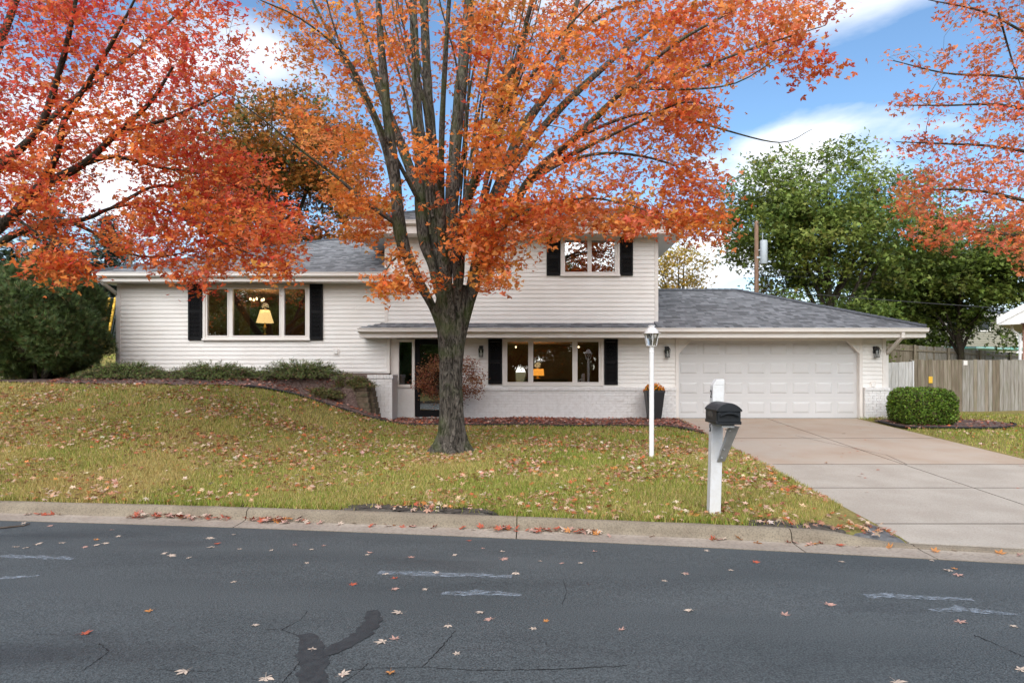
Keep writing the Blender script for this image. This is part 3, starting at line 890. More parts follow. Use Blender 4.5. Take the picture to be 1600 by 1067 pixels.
# painted brick wainscot, every brick with its joints (bricks are 4 px high: one mesh per stretch)
def bricks(x0, x1, z0, z1, Y, parent):
    nr = int(round((z1-z0)/0.0762)); h = (z1-z0)/nr
    mb = MB(); odd = MB()
    for i in range(nr):
        x = x0 - (0.106 if i % 2 else 0) ; za = z0+i*h
        while x < x1:
            a, b = max(x, x0)+0.004, min(x+0.212, x1)-0.004
            if b-a > 0.02:
                d = random.uniform(0.0, 0.005) + (0.012 if random.random() < 0.03 else 0)
                mb.box(a, b, Y-0.016-d, Y+0.02, za+0.0035, za+h-0.0035)
            x += 0.212
    o = mb.build('brick_face', M['brick'], parent)
    o['kind'] = 'stuff'
def wainscot(x0, x1, proud=0.10):
    w = part(MB().box(x0, x1, YW-proud, YW-0.003, 0.40, ZB-0.005), 'wainscot', M['mortar'])
    bricks(x0, x1, ZF-0.04, ZB-0.01, YW-proud, w)
    n = int((x1-x0)/0.072); p = (x1-x0)/n                      # rowlock course on top, bricks on edge
    mb = MB()
    for i in range(n):
        mb.hexa([(x0+i*p+.003,YW-proud-.045,ZB-.01),(x0+(i+1)*p-.003,YW-proud-.045,ZB-.01),(x0+(i+1)*p-.003,YW-.004,ZB),(x0+i*p+.003,YW-.004,ZB)],
                [(x0+i*p+.003,YW-proud-.045,ZB+.055),(x0+(i+1)*p-.003,YW-proud-.045,ZB+.055),(x0+(i+1)*p-.003,YW-.004,ZB+.075),(x0+i*p+.003,YW-.004,ZB+.075)])
    o = mb.build('rowlock_course', M['brick'], w); o['kind'] = 'stuff'
    MB().box(x0, x1, YW-proud-.038, YW-.004, ZB-.006, ZB+.05).build('mortar_bed', M['mortar'], w)
wainscot(dx1+0.07, gx0-0.085)
wainscot(gx1+0.10, XG1+0.06)
# entry: panel, sidelight, black storm door
w = part(MB().box(XE+0.014,sdl[0]-0.004,YW-0.06,YW-0.002,0.5,2.80), 'entry_trim', M['trim'])
MB().box(sdl[1]+0.002,dx0-0.002,YW-0.06,YW-0.002,0.5,2.80).build('door_jamb', M['trim'], w)
MB().box(sdl[0]-0.004,sdl[1]+0.002,YW-0.045,YW-0.002,0.5,sdl[2]-0.001).build('panel', M['white'], w)
window(sdl, YW, [inset(sdl, .03)])
door = part(MB().box(dx0+.005,dx0+.13,YW-.03,YW+.05,dz0,dz1).box(dx1-.13,dx1-.005,YW-.03,YW+.05,dz0,dz1)
            .box(dx0+.13,dx1-.13,YW-.03,YW+.05,dz0,dz0+.18).box(dx0+.13,dx1-.13,YW-.03,YW+.05,dz1-.14,dz1), 'door', M['black'])
MB().box(dx0+.12,dx1-.12,YW+.005,YW+.012,dz0+.17,dz1-.13).build('pane', M['glass'], door)
MB().box(dx1-.10,dx1-.06,YW-.075,YW-.03,1.55,1.75).build('handle', M['brass'], door)
MB().box(dx0,dx1,YW-.25,YW+.1,dz0-.12,dz0-.004).build('threshold', M['pebble'], door)
part(MB().box(dx0+.05,dx1-.05,YW+.35,YW+.4,dz0,dz1), 'inner_door', M['roomdark'])
# garage door: four rows of eight raised panels
GY0 = YW+0.10
gd = part(MB().box(gx0,gx1,GY0,GY0+.05,0.575,gz1), 'garage_door', M['gdoor'])
rows_y = [(536.5,553.5),(566.5,583.5),(597.5,614.5),(628,645)]
pitch = (gx1-gx0)/8
for ya, yb in rows_y:
    for c in range(8):
        a = gx0+c*pitch+0.075; b = gx0+(c+1)*pitch-0.075
        mb = MB()
        z0_, z1_ = wz(yb,GY0), wz(ya,GY0)
        mb.frustum(a, b, z0_, z1_, GY0+.001, GY0-.012, 0.022)
        mb.frustum(a+.03, b-.03, z0_+.03, z1_-.03, GY0-.0119, GY0-.0165, 0.018)
        mb.build('door_panel', M['gdoor'], gd)
mb = MB()
for y in (560, 590.5, 621.5):
    z = wz(y, GY0); mb.box(gx0,gx1,GY0-.0035,GY0+.004,z-.004,z+.004)
mb.build('section_joint', M['mortar'], gd)
mb = MB()
mb.box(gx0-.085,gx0,YW-.04,GY0+.02,0.56,ZSOF_G+.0); mb.box(gx1,gx1+.085,YW-.04,GY0+.02,0.56,ZSOF_G); mb.box(gx0,gx1,YW-.038,GY0+.02,gz1,ZSOF_G)
fr = part(mb, 'garage_frame', M['trim'])
for s, xe in ((1, gx0), (-1, gx1)):                           # clipped upper corners
    a, hgt = 0.32*s, 0.36
    MB().add([(xe,YW-.02,gz1-hgt),(xe+a,YW-.02,gz1),(xe,YW-.02,gz1),(xe,YW+.05,gz1-hgt),(xe+a,YW+.05,gz1),(xe,YW+.05,gz1)],
             [(0,1,2),(3,5,4),(0,3,4,1),(1,4,5,2),(2,5,3,0)]).build('corner_gusset', M['siding'], fr)
    MB().hexa([(xe-.02*s,YW-.045,gz1-hgt-.02),(xe+a+.02*s,YW-.045,gz1),(xe+a+.02*s,YW+.06,gz1),(xe-.02*s,YW+.06,gz1-hgt-.02)],
              [(xe-.02*s,YW-.045,gz1-hgt+.05),(xe+a-.04*s,YW-.045,gz1),(xe+a-.04*s,YW+.06,gz1),(xe-.02*s,YW+.06,gz1-hgt+.05)]).build('corner_brace', M['trim'], fr)

# --- roofs
def tabs(A, Bx, up, s0, s1, left, right, name, parent, normal):
    """shingle tabs on a slope. A: eave origin, Bx: unit along the eave, up: unit up the slope; left/right(s): limits along the eave"""
    A, Bx, up, nrm = map(Vector, (A, Bx, up, normal))
    V, Fq, C = [], [], []
    s = s0; row = 0
    while s < s1:
        e = min(s+0.145, s1)
        l, r_ = left((s+e)/2), right((s+e)/2)
        x = l - random.uniform(0, 0.3)
        while x < r_:
            wdt = random.choice((0.10,0.14,0.19,0.24))
            a, b = max(x, l), min(x+wdt-0.004, r_)
            if b-a > 0.015:
                th = 0.006 + (0.006 if random.random() < 0.5 else 0)
                k = len(V)
                p = lambda u_, s_, h: A + Bx*u_ + up*s_ + nrm*h
                drop = random.choice((0, 0, 0.012))
                V += [p(a,s-drop,0.0), p(b,s-drop,0.0), p(b,s-drop,th+0.008), p(a,s-drop,th+0.008), p(b,e+0.02,0.004), p(a,e+0.02,0.004)]
                Fq += [(k,k+1,k+2,k+3),(k+3,k+2,k+4,k+5)]
                t = random.choice((0.10,0.125,0.145,0.165,0.19))*random.uniform(.92,1.08)
                C += [(t*0.97, t*1.03, t*1.18)]*6
            x += wdt
        s = e; row += 1
    o = np_obj(name, np.array([tuple(q) for q in V]), np.array(Fq), M['shingle'], parent, col=np.array(C), kind='stuff')
    return o
P_ = 0.38
CS = 1/math.sqrt(1+P_*P_); SN = P_*CS
def roof(x0, x1, y0, y1, ze, hipL, hipR):
    """hip roof over the eave rectangle; ends without a hip run into a wall"""
    r_ = (y1-y0)/2; ym = (y0+y1)/2; zr = ze+P_*r_
    xa = x0+r_ if hipL else x0; xb = x1-r_ if hipR else x1
    th = 0.05
    v = [(x0,y0,ze),(x1,y0,ze),(x1,y1,ze),(x0,y1,ze),(xa,ym,zr),(xb,ym,zr)]
    lo = [(x,y,z-th) for x,y,z in v]
    f = [(0,1,5,4),(2,3,4,5),(1,2,5),(3,0,4)] + [tuple(i+6 for i in q)[::-1] for q in ((0,1,5,4),(2,3,4,5),(1,2,5),(3,0,4))] \
        + [(1,0,6,7),(2,1,7,8),(3,2,8,9),(0,3,9,6)]
    o = part(MB().add(v+lo, f), 'roof', M['deck'])
    L = r_/CS
    tabs((x0,y0,ze), (1,0,0), (0,CS,SN), -0.03, L, lambda s: (s*CS if hipL else 0), lambda s: (x1-x0)-(s*CS if hipR else 0), 'shingles', o, (0,-SN,CS))
    if hipR: tabs((x1,y0,ze), (0,1,0), (-CS,0,SN), -0.03, L, lambda s: s*CS, lambda s: 2*r_-s*CS, 'shingles', o, (SN,0,CS))
    if hipL: tabs((x0,y1,ze), (0,-1,0), (CS,0,SN), -0.03, L, lambda s: s*CS, lambda s: 2*r_-s*CS, 'shingles', o, (-SN,0,CS))
    # hip and ridge caps
    mb = MB()
    def cap(a, b):
        a, b = Vector(a), Vector(b); n_ = max(2, int((b-a).length/0.2))
        for i in range(n_):
            p, q = a.lerp(b, i/n_), a.lerp(b, (i+1.15)/n_)
            mb.tube([p+Vector((0,0,.012)), q+Vector((0,0,.004))], [.075,.07], 6)
    cap((xa,ym,zr),(xb,ym,zr))
    if hipR: cap((x1,y0,ze),(xb,ym,zr)); cap((x1,y1,ze),(xb,ym,zr))
    if hipL: cap((x0,y0,ze),(xa,ym,zr)); cap((x0,y1,ze),(xa,ym,zr))
    mb.build('ridge_cap', M['deck'], o)
    return o
GP = [(0.0,0.0),(-0.075,-0.002),(-0.118,0.03),(-0.125,0.085),(-0.135,0.10),(-0.138,0.118),(-0.120,0.118),(-0.118,0.10),(-0.108,0.05),(-0.07,0.012),(-0.008,0.012),(0.0,0.118)]
def eave(x0, x1, y0, ze, zs, sides=(), y1=None):
    """fascia, gutter along the front, flat soffit. zs = soffit height"""
    fa = part(MB().box(x0, x1, y0+0.004, y0+0.03, zs-0.012, ze-0.03), 'fascia', M['gutter'])
    g = MB().prism([(y0+0.003+a, ze-0.135+h) for a, h in GP], x0-0.01, x1+0.01).build('gutter', M['gutter'], fa)
    return fa
def soffit(x0, x1, y0, y1, zs, axis='x'):
    mb = MB()
    p = 0.30
    if axis == 'x':
        n = max(1, int((x1-x0)/p))
        for i in range(n):
            a, b = x0+i*(x1-x0)/n, x0+(i+1)*(x1-x0)/n
            mb.box(a+.002, b-.002, y0, y1, zs-.008, zs)
        mb.box(x0, x1, y0, y1, zs-.001, zs+.02)
    else:
        n = max(1, int((y1-y0)/p))
        for i in range(n):
            a, b = y0+i*(y1-y0)/n, y0+(i+1)*(y1-y0)/n
            mb.box(x0, x1, a+.002, b-.002, zs-.008, zs)
        mb.box(x0, x1, y0, y1, zs-.001, zs+.02)
    part(mb, 'soffit', M['soffit'])

# left wing roof
ly0, ly1 = 16.68, 26.0
lx0 = wx(149, ly0); lx1 = XU0 + 0.05
roof(lx0, lx1, ly0, ly1, 4.43, True, False)
eave(lx0, wx(628, ly0), ly0, 4.43, ZSOF_L)
part(MB().box(lx1, wx(628, ly0), ly0+.03, YU-.034, 4.2, 4.40), 'eave_return', M['gutter'])
part(MB().box(lx0+.004, lx0+.03, ly0+.03, ly1, ZSOF_L-.012, 4.40), 'fascia', M['gutter'])
soffit(lx0+.031, XU0-.01, ly0+.031, YL-.034, ZSOF_L)
soffit(lx0+.031, XL0-.02, YL-.03, ly1, ZSOF_L, 'y')
# upper roof
uy0, uy1 = 16.57, 25.9
ux0, ux1 = wx(548, uy0), wx(1072.5, uy0)
roof(ux0, ux1, uy0, uy1, 5.76, True, True)
eave(ux0, ux1, uy0, 5.76, ZSOF_U)
for a in (ux0+.004, ux1-.03): part(MB().box(a, a+.026, uy0+.03, uy1, ZSOF_U-.012, 5.73), 'fascia', M['gutter'])
soffit(ux0+.031, ux1-.031, uy0+.031, YU-.034, ZSOF_U)
soffit(ux0+.031, XU0-.02, YU-.03, uy1, ZSOF_U, 'y')
soffit(XU1+.02, ux1-.031, YU-.03, uy1, ZSOF_U, 'y')
# garage roof and the pent strip under the upper storey
gy0, gy1 = 16.65, 24.1
gxr = wx(1447, gy0)
ZEG = 2.985
roof(XU1-.10, gxr, gy0, gy1, ZEG, False, True)
px_l = wx(561, gy0)
eave(px_l, gxr, gy0, ZEG, ZSOF_G)
part(MB().box(gxr-.03, gxr-.004, gy0+.03, gy1, ZSOF_G-.012, ZEG-.03), 'fascia', M['gutter'])
part(MB().box(px_l+.004, px_l+.03, gy0+.03, YL-.036, ZSOF_G-.012, ZEG-.03), 'fascia', M['gutter'])
soffit(px_l+.031, gxr-.031, gy0+.031, YU-.034, ZSOF_G)
part(MB().box(XE+.02, gxr-.031, YU-.033, YW+.0, ZSOF_G+.001, ZSOF_G+.025), 'soffit', M['soffit'])
soffit(XG1+.02, gxr-.031, YW+.02, gy1, ZSOF_G, 'y')
Lp = (YU+.02-gy0)/CS
PP = 0.30; cs2 = 1/math.sqrt(1+PP*PP); sn2 = PP*cs2
hr = YU-gy0
pent = part(MB().add([(px_l,gy0,ZEG),(XU1+.0,gy0,ZEG),(XU1,YU+.05,ZEG+PP*(hr+.05)),(px_l+hr+.05,YU+.05,ZEG+PP*(hr+.05)),(px_l,YU+.05,ZEG-.02),
                      (px_l,gy0,ZEG-.05),(XU1,gy0,ZEG-.05)], [(0,1,2,3),(0,3,4),(5,6,1,0)]), 'pent_roof', M['deck'])
tabs((px_l,gy0,ZEG), (1,0,0), (0,cs2,sn2), -0.03, hr/cs2, lambda s: s*cs2, lambda s: XU1-px_l-.12, 'shingles', pent, (0,-sn2,cs2))
# downspouts
def spout(pts, name='downspout', wd=0.04):
    mb = MB()
    for a, b in zip(pts[:-1], pts[1:]):
        a, b = Vector(a), Vector(b)
        t = (b-a).normalized(); sx = Vector((0,1,0)) if abs(t.y) < .7 else Vector((1,0,0))
        u = t.cross(sx).normalized()*wd; w_ = t.cross(u).normalized()*wd*.8
        a = a-t*.02; b = b+t*.02
        mb.hexa([a-u-w_, a+u-w_, a+u+w_, a-u+w_], [b-u-w_, b+u-w_, b+u+w_, b-u+w_])
    return part(mb, name, M['gutter'])
spx = wx(1409, gy0)
spout([(spx,gy0-.06,ZEG-.10),(spx,gy0-.04,ZEG-.24),(XG1+.07,YW+.06,wz(553,YW)),(XG1+.07,YW+.06,0.75)])
spout([(lx0+.12,ly0-.05,4.30),(lx0+.14,ly0+.1,4.15),(XL0-.07,YL+.10,3.92),(XL0-.07,YL+.10,1.85)])
# wall lanterns
def lantern(px, py, Y):
    c = at(px, py, Y); x, z = c.x, c.z; y = Y-.12
    l = part(MB().box(x-.055,x+.055,Y-.045,Y-.012,z-.02,z+.17), 'wall_lantern', M['blackmetal'])
    MB().lathe((x,y,z), [(.03,.155),(.05,.15),(.085,.09),(.088,.082),(.07,.08)], 4).build('cap', M['blackmetal'], l)
    mb = MB()
    for sx in (-1,1):
        for sy in (-1,1): mb.tube([(x+sx*.062,y+sy*.062,z+.08),(x+sx*.045,y+sy*.045,z-.12)], .007, 5)
    mb.build('frame_bar', M['blackmetal'], l)
    MB().box(x-.055,x+.055,y-.055,y+.055,z-.135,z-.118).build('base_plate', M['blackmetal'], l)
    MB().lathe((x,y,z), [(.04,-.116),(.058,.078)], 4).build('glass', M['lampglass'], l)
    MB().tube([(x,Y-.03,z+.13),(x,y,z+.165)], .012, 6).build('arm', M['blackmetal'], l)
    MB().lathe((x,y,z), [(.012,-.10),(.014,-.02),(.02,.02),(.008,.05)], 8).build('bulb', M['white'], l)
lantern(752,550,YW); lantern(1041.5,551,YW); lantern(1366.5,551,YW)
# outlet boxes with covers
for px, py, Y in ((526,550,YL),(1363,601,YW)):
    c = at(px,py,Y)
    q = part(MB().box(c.x-.075,c.x+.075,Y-.03,Y-.012,c.z-.09,c.z+.09), 'outlet_box', M['trim'])
    MB().frustum(c.x-.05,c.x+.05,c.z-.06,c.z+.06,Y-.029,Y-.06,.012).build('outlet_cover', M['siding'], q)
# brick wing wall beside the entry
pY = 16.55
pil = MB()
a, b = wx(575.5,pY), wx(613,pY)
pil.box(a, b, pY, YL-.04, .45, wz(591.5,pY))
pl = part(pil, 'wing_wall', M['mortar'])
bricks(a, b, .50, wz(591.5,pY), pY, pl)
nb_ = 8; p_ = (b-a+.04)/nb_
mb = MB()
for i in range(nb_): mb.box(a-.02+i*p_+.003, a-.02+(i+1)*p_-.003, pY-.04, YL-.04, wz(591,pY), wz(585.5,pY))
mb.build('rowlock_course', M['brick'], pl)
# --- rooms behind the windows
def room(x0, x1, y0, y1, z0, z1, m='room'):
    mb = MB()
    mb.add([(x0,y0,z0),(x1,y0,z0),(x1,y1,z0),(x0,y1,z0),(x0,y0,z1),(x1,y0,z1),(x1,y1,z1),(x0,y1,z1)],
           [(0,1,2,3),(4,7,6,5),(1,5,6,2),(2,6,7,3),(3,7,4,0)])
    part(mb, 'room', M[m])
room(wL[0]-.8, wL[1]+.9, YL+.16, 21.2, 1.95, 4.15)
room(wM[0]-.6, wM[1]+1.0, YW+.16, 21.5, .62, 2.70)
room(wU[0]-.8, wU[1]+.4, YU+.16, 20.2, 3.1, 5.38)
room(XE+.2, dx1+.2, YW+.45, 19.5, .62, 2.70)
def inside(mb, name, m, label, cat):
    o = mb.build(name, M[m]); tag(o, label, cat); return o
# tan door casing and dark doorway at the back of the living room
part(MB().box(wx(338,21.0),wx(357,21.0),21.0,21.1,2.0,wz(470,21.0)).box(wx(364,21.0),wx(392,21.0),21.0,21.1,2.0,wz(470,21.0)), 'partition', M['roomtan'])
inside(MB().box(wx(392,20.9),wx(412,20.9),20.85,20.95,1.95,wz(481,20.9)), 'cabinet', 'roomdark', 'dark wooden cabinet in the room behind the picture window', 'cabinet')
def table_lamp(px, py_base, Y, hs, label, shade_m, rt, rb, hgt):
    b0 = at(px, py_base, Y)
    l = empty('table_lamp', b0); tag(l, label, 'lamp')
    MB().lathe(b0, [(.09,-.0),(.09,.02),(.03,.04),(.035,.10),(.06,.16),(.055,.24),(.02,.28),(.015,hs)], 16).build('base', M['brass'], l, smooth=True)
    MB().lathe(b0+Vector((0,0,hs)), [(rb,0),(rt,hgt),(rt-.006,hgt),(rb-.006,.002)], 20).build('lamp_shade', M[shade_m], l, smooth=True)
    MB().lathe(b0+Vector((0,0,hs+hgt)), [(.012,-.01),(.012,.05)], 8).build('finial', M['brass'], l)
    ld = bpy.data.lights.new('lamp_light', 'POINT'); ld.energy = 16; ld.color = (1,.66,.34); ld.shadow_soft_size = .1
    lo = bpy.data.objects.new('lamp_light', ld); COL.objects.link(lo); lo.parent = l; lo.location = (0, 0, hs+hgt+.12)
    return l
b1 = at(414,524,18.3)
t1 = inside(MB().box(b1.x-.5,b1.x+.4,18.05,18.6,b1.z-.045,b1.z).box(b1.x-.45,b1.x-.40,18.1,18.5,1.95,b1.z-.044).box(b1.x+.3,b1.x+.35,18.1,18.5,1.95,b1.z-.044), 'side_table', 'roomdark', 'dark side table under the lit lamp with cream shade', 'table')
table_lamp(414,524,18.3,.36,'lit brass table lamp with cream shade in the picture window','shade',.13,.235,.36)
b2 = at(840,592,19.2)
t2 = inside(MB().box(b2.x-.5,b2.x+.9,18.9,19.5,b2.z-.05,b2.z).box(b2.x-.45,b2.x-.38,18.95,19.4,.63,b2.z-.049).box(b2.x+.8,b2.x+.86,18.95,19.4,.63,b2.z-.049), 'side_table', 'roomdark', 'dark side table under the lit lamp with orange shade', 'table')
table_lamp(840,592,19.2,.10,'lit table lamp with orange shade in the lower window','shade2',.18,.2,.20)
ch = empty('chandelier', at(402,470,20.0)); tag(ch, 'small lit brass chandelier inside behind the picture window', 'chandelier')
c = ch.location
mb = MB().tube([c, c+Vector((0,0,4.15-c.z))], .012, 6)
for k in range(5):
    a = k*1.2566
    mb.tube([c-Vector((0,0,.05)), c+Vector((.13*math.cos(a),.13*math.sin(a),-.08)), c+Vector((.2*math.cos(a),.2*math.sin(a),0))], .009, 5)
mb.build('arms', M['brass'], ch)
for k in range(5):
    a = k*1.2566
    MB().lathe(c+Vector((.2*math.cos(a),.2*math.sin(a),0)), [(.02,0),(.036,.03),(.02,.075),(.004,.09)], 8).build('bulb', M['bulb'], ch)
for px, py in ((806,542),(904,542)):
    p = at(px, py, 19.6)
    d = empty('pendant_lamp', p); tag(d, 'tiny lit pendant bulb inside the lower window', 'lamp', 'pendant bulbs behind the lower window')
    MB().tube([p, (p.x, p.y, 2.69)], .006, 5).build('cord', M['blackmetal'], d)
    MB().lathe(p, [(.012,-.035),(.028,-.01),(.012,.03)], 10).build('bulb', M['bulb'], d)
# ================================================================== TREES AND SHRUBS
def bark_mat(name, c, c2, moss=0.0, mossc=(0.06,0.085,0.02)):
    m = bpy.data.materials.new(name); m.use_nodes = True
    ns, ls = m.node_tree.nodes, m.node_tree.links
    b = ns['Principled BSDF']; b.inputs['Roughness'].default_value = 0.95; b.inputs['Specular IOR Level'].default_value = 0.15
    co = ns.new('ShaderNodeTexCoord'); mp = ns.new('ShaderNodeMapping'); mp.inputs['Scale'].default_value = (1,1,0.30)
    ls.new(co.outputs['Object'], mp.inputs[0])
    n = ns.new('ShaderNodeTexNoise'); n.inputs['Scale'].default_value = 19; n.inputs['Detail'].default_value = 9; n.inputs['Roughness'].default_value = .7; n.inputs['Distortion'].default_value = 1.2
    ls.new(mp.outputs[0], n.inputs['Vector'])
    r = ns.new('ShaderNodeValToRGB'); e = r.color_ramp.elements
    e[0].position, e[0].color = .40, (*c,1); e[1].position, e[1].color = .64, (*c2,1)
    ls.new(n.outputs['Fac'], r.inputs['Fac'])
    n2 = ns.new('ShaderNodeTexNoise'); n2.inputs['Scale'].default_value = 2.6; n2.inputs['Detail'].default_value = 6
    ls.new(co.outputs['Object'], n2.inputs['Vector'])
    r2 = ns.new('ShaderNodeValToRGB'); e = r2.color_ramp.elements
    e[0].position = .46; e[1].position = .66; e[0].color = (0,0,0,1); e[1].color = (moss,moss,moss,1)
    ls.new(n2.outputs['Fac'], r2.inputs['Fac'])
    mx = ns.new('ShaderNodeMixRGB'); mx.inputs['Color2'].default_value = (*mossc,1)
    ls.new(r2.outputs[0], mx.inputs['Fac']); ls.new(r.outputs[0], mx.inputs['Color1']); ls.new(mx.outputs[0], b.inputs['Base Color'])
    bp = ns.new('ShaderNodeBump'); bp.inputs['Strength'].default_value = 1.0; bp.inputs['Distance'].default_value = 0.035
    ls.new(n.outputs['Fac'], bp.inputs['Height']); ls.new(bp.outputs[0], b.inputs['Normal'])
    return m
M['bark'] = bark_mat('maple_bark', (0.018,0.015,0.012), (0.165,0.145,0.122), 0.5)
M['barkdark'] = bark_mat('dark_bark', (0.024,0.018,0.014), (0.10,0.08,0.065), 0.25)
M['twig'] = mat('twig_bark', (0.075,0.055,0.042), 0.9, (0.13,0.10,0.08), 12)

# leaf templates: triangles in the leaf plane, stem at the origin, tip along +x
def lobes(spec, droop=0.12):
    V, T = [], []
    for ang, L, wd in spec:
        a = R(ang); d = np.array([math.cos(a), math.sin(a)]); n_ = np.array([-d[1], d[0]])
        b0 = len(V)
        for q, z in ((np.zeros(2), 0.0), (d*L*.52+n_*wd*L, -.02), (d*L, -droop*L), (d*L*.52-n_*wd*L, -.02)):
            V.append((q[0], q[1], z))
        T += [(b0,b0+1,b0+2),(b0,b0+2,b0+3)]
    return np.array(V, float), np.array(T, int)
LEAF3 = lobes([(0,1.0,.27),(58,.82,.25),(-58,.82,.25)])
LEAF5 = lobes([(0,1.0,.22),(50,.88,.2),(-50,.88,.2),(112,.5,.22),(-112,.5,.22)])
LEAF1 = lobes([(0,1.0,.30)])
NEED = lobes([(0,1.0,.09),(24,.8,.10),(-24,.8,.10)], .05)
NEED1 = lobes([(8,1.0,.07),(-22,.75,.09)], .08)
NEED2 = lobes([(0,1.0,.05),(24,.7,.055),(-26,.75,.055)], .1)
def scatter(P, N, size, tmpl, rngl, spin=None):
    """leaves at P (n,3) whose normals are near N (n,3); returns V, F"""
    n = len(P)
    N = N/np.linalg.norm(N, axis=1, keepdims=True)
    A = rngl.normal(size=(n,3)) if spin is None else spin + rngl.normal(size=(n,3))*.45
    A = A - N*(A*N).sum(1, keepdims=True); A /= np.linalg.norm(A, axis=1, keepdims=True)+1e-9
    B = np.cross(N, A)
    tv, tf = tmpl
    V = P[:,None,:] + size[:,None,None]*(tv[None,:,0:1]*A[:,None,:] + tv[None,:,1:2]*B[:,None,:] + tv[None,:,2:3]*N[:,None,:])
    F = tf[None,:,:] + (np.arange(n)*len(tv))[:,None,None]
    return V.reshape(-1,3), F.reshape(-1,3), len(tv)
def palette(n, cols, w, rngl, jit=.18):
    c = np.array(cols)[rngl.choice(len(cols), n, p=np.array(w)/np.sum(w))]
    return np.clip(c*(1+rngl.normal(size=(n,1))*jit)*(1+rngl.normal(size=(n,3))*.06), .004, .9)

class Tubes:
    def __init__(self, sides=5): self.V, self.F, self.n, self.s = [], [], 0, sides
    def add(self, pts, rad):
        pts = np.asarray(pts, float); rad = np.asarray(rad, float); k = self.s
        t = np.gradient(pts, axis=0); t /= np.linalg.norm(t, axis=1, keepdims=True)+1e-9
        ref = np.array([.31,.17,.93]) if abs(t[0,2]) < .9 else np.array([1,.1,0])
        a = np.cross(t, ref); a /= np.linalg.norm(a, axis=1, keepdims=True)+1e-9
        b = np.cross(t, a)
        an = np.arange(k)*2*math.pi/k
        ring = pts[:,None,:] + rad[:,None,None]*(a[:,None,:]*np.cos(an)[None,:,None] + b[:,None,:]*np.sin(an)[None,:,None])
        self.V.append(ring.reshape(-1,3))
        m = len(pts); i = np.arange(m-1)[:,None]*k; j = np.arange(k)[None,:]; j2 = (j+1) % k
        self.F.append(np.stack([i+j, i+j2, i+k+j2, i+k+j], -1).reshape(-1,4)+self.n)
        self.n += m*k
    def build(self, name, m, parent, kind=None):
        return np_obj(name, np.concatenate(self.V), np.concatenate(self.F), m, parent, smooth=True, kind=kind)

def smoothline(P, step=.22):
    """Catmull-Rom through control points"""
    P = np.asarray(P, float); Q = np.vstack([2*P[0]-P[1], P, 2*P[-1]-P[-2]])
    out = []
    for i in range(1, len(Q)-2):
        n = max(2, int(np.linalg.norm(Q[i+1]-Q[i])/step))
        for k in range(n):
            t = k/n
            out.append(.5*((2*Q[i])+(-Q[i-1]+Q[i+1])*t+(2*Q[i-1]-5*Q[i]+4*Q[i+1]-Q[i+2])*t*t+(-Q[i-1]+3*Q[i]-3*Q[i+1]+Q[i+2])*t**3))
    out.append(P[-1])
    return np.array(out)

class Skeleton:
    """branch nodes; clusters of leaves are joined to the nearest suitable node by a curved branch"""
    def __init__(self, seed):
        self.P, self.D, self.Rr = [], [], []
        self.r = np.random.default_rng(seed)
    def addline(self, pts, rad, skip=0):
        pts = np.asarray(pts); d = np.gradient(pts, axis=0); d /= np.linalg.norm(d, axis=1, keepdims=True)+1e-9
        for p, q, r_ in list(zip(pts, d, rad))[skip:]:
            self.P.append(p); self.D.append(q); self.Rr.append(r_)
    def join(self, C, tubes, up=.7, rk=.0085, wob=.10):
        C = np.asarray(C)
        Pn = np.array(self.P)
        order = np.argsort([np.min(((Pn-c)**2).sum(1)) for c in C])
        P = np.zeros((len(Pn)+len(C)*14, 3)); D = np.zeros_like(P); Rr = np.zeros(len(P))
        n = len(Pn); P[:n] = Pn; D[:n] = np.array(self.D); Rr[:n] = np.array(self.Rr)
        tips = {}
        for ci in order:
            c = C[ci]
            v = c - P[:n]; dist = np.sqrt((v*v).sum(1))+1e-6
            al = (v*D[:n]).sum(1)/dist
            cost = dist*(1.0 + .55*(1-al)) + up*np.maximum(0, P[:n,2]-c[2]-.1)
            j = int(np.argmin(cost)); L = dist[j]
            m = int(np.clip(L/.22, 3, 13))
            t = np.linspace(0, 1, m+1)[:,None]
            c1 = P[j] + D[j]*L*.38
            c2 = c - (c-P[j])/L*L*.3 + np.array([0,0,-.0*L]) + self.r.normal(size=3)*wob*L
            path = (1-t)**3*P[j] + 3*(1-t)**2*t*c1 + 3*(1-t)*t*t*c2 + t**3*c
            r0 = min(Rr[j]*.75, .006+rk*L*1.6); r1 = .0028
            rad = r0 + (r1-r0)*t[:,0]**.8
            tubes.add(path, rad)
            d = np.gradient(path, axis=0); d /= np.linalg.norm(d, axis=1, keepdims=True)+1e-9
            k = min(m, 13)
            P[n:n+k] = path[1:k+1]; D[n:n+k] = d[1:k+1]; Rr[n:n+k] = rad[1:k+1]; n += k
            tips[ci] = path
        return [tips[i] for i in range(len(C))]

def inpoly(px, py, poly):
    c = np.zeros(len(px), bool); q = poly[-1]
    for p in poly:
        cond = ((p[1] > py) != (q[1] > py))
        with np.errstate(divide='ignore', invalid='ignore'):
            xi = (q[0]-p[0])*(py-p[1])/(q[1]-p[1]+1e-12)+p[0]
        c ^= cond & (px < xi); q = p
    return c
def sample_poly(poly, n, r):
    poly = np.array(poly, float); lo, hi = poly.min(0), poly.max(0); out = []
    while sum(len(o) for o in out) < n:
        q = r.uniform(lo, hi, size=(n*3, 2)); out.append(q[inpoly(q[:,0], q[:,1], [tuple(p) for p in poly])])
    return np.concatenate(out)[:n]

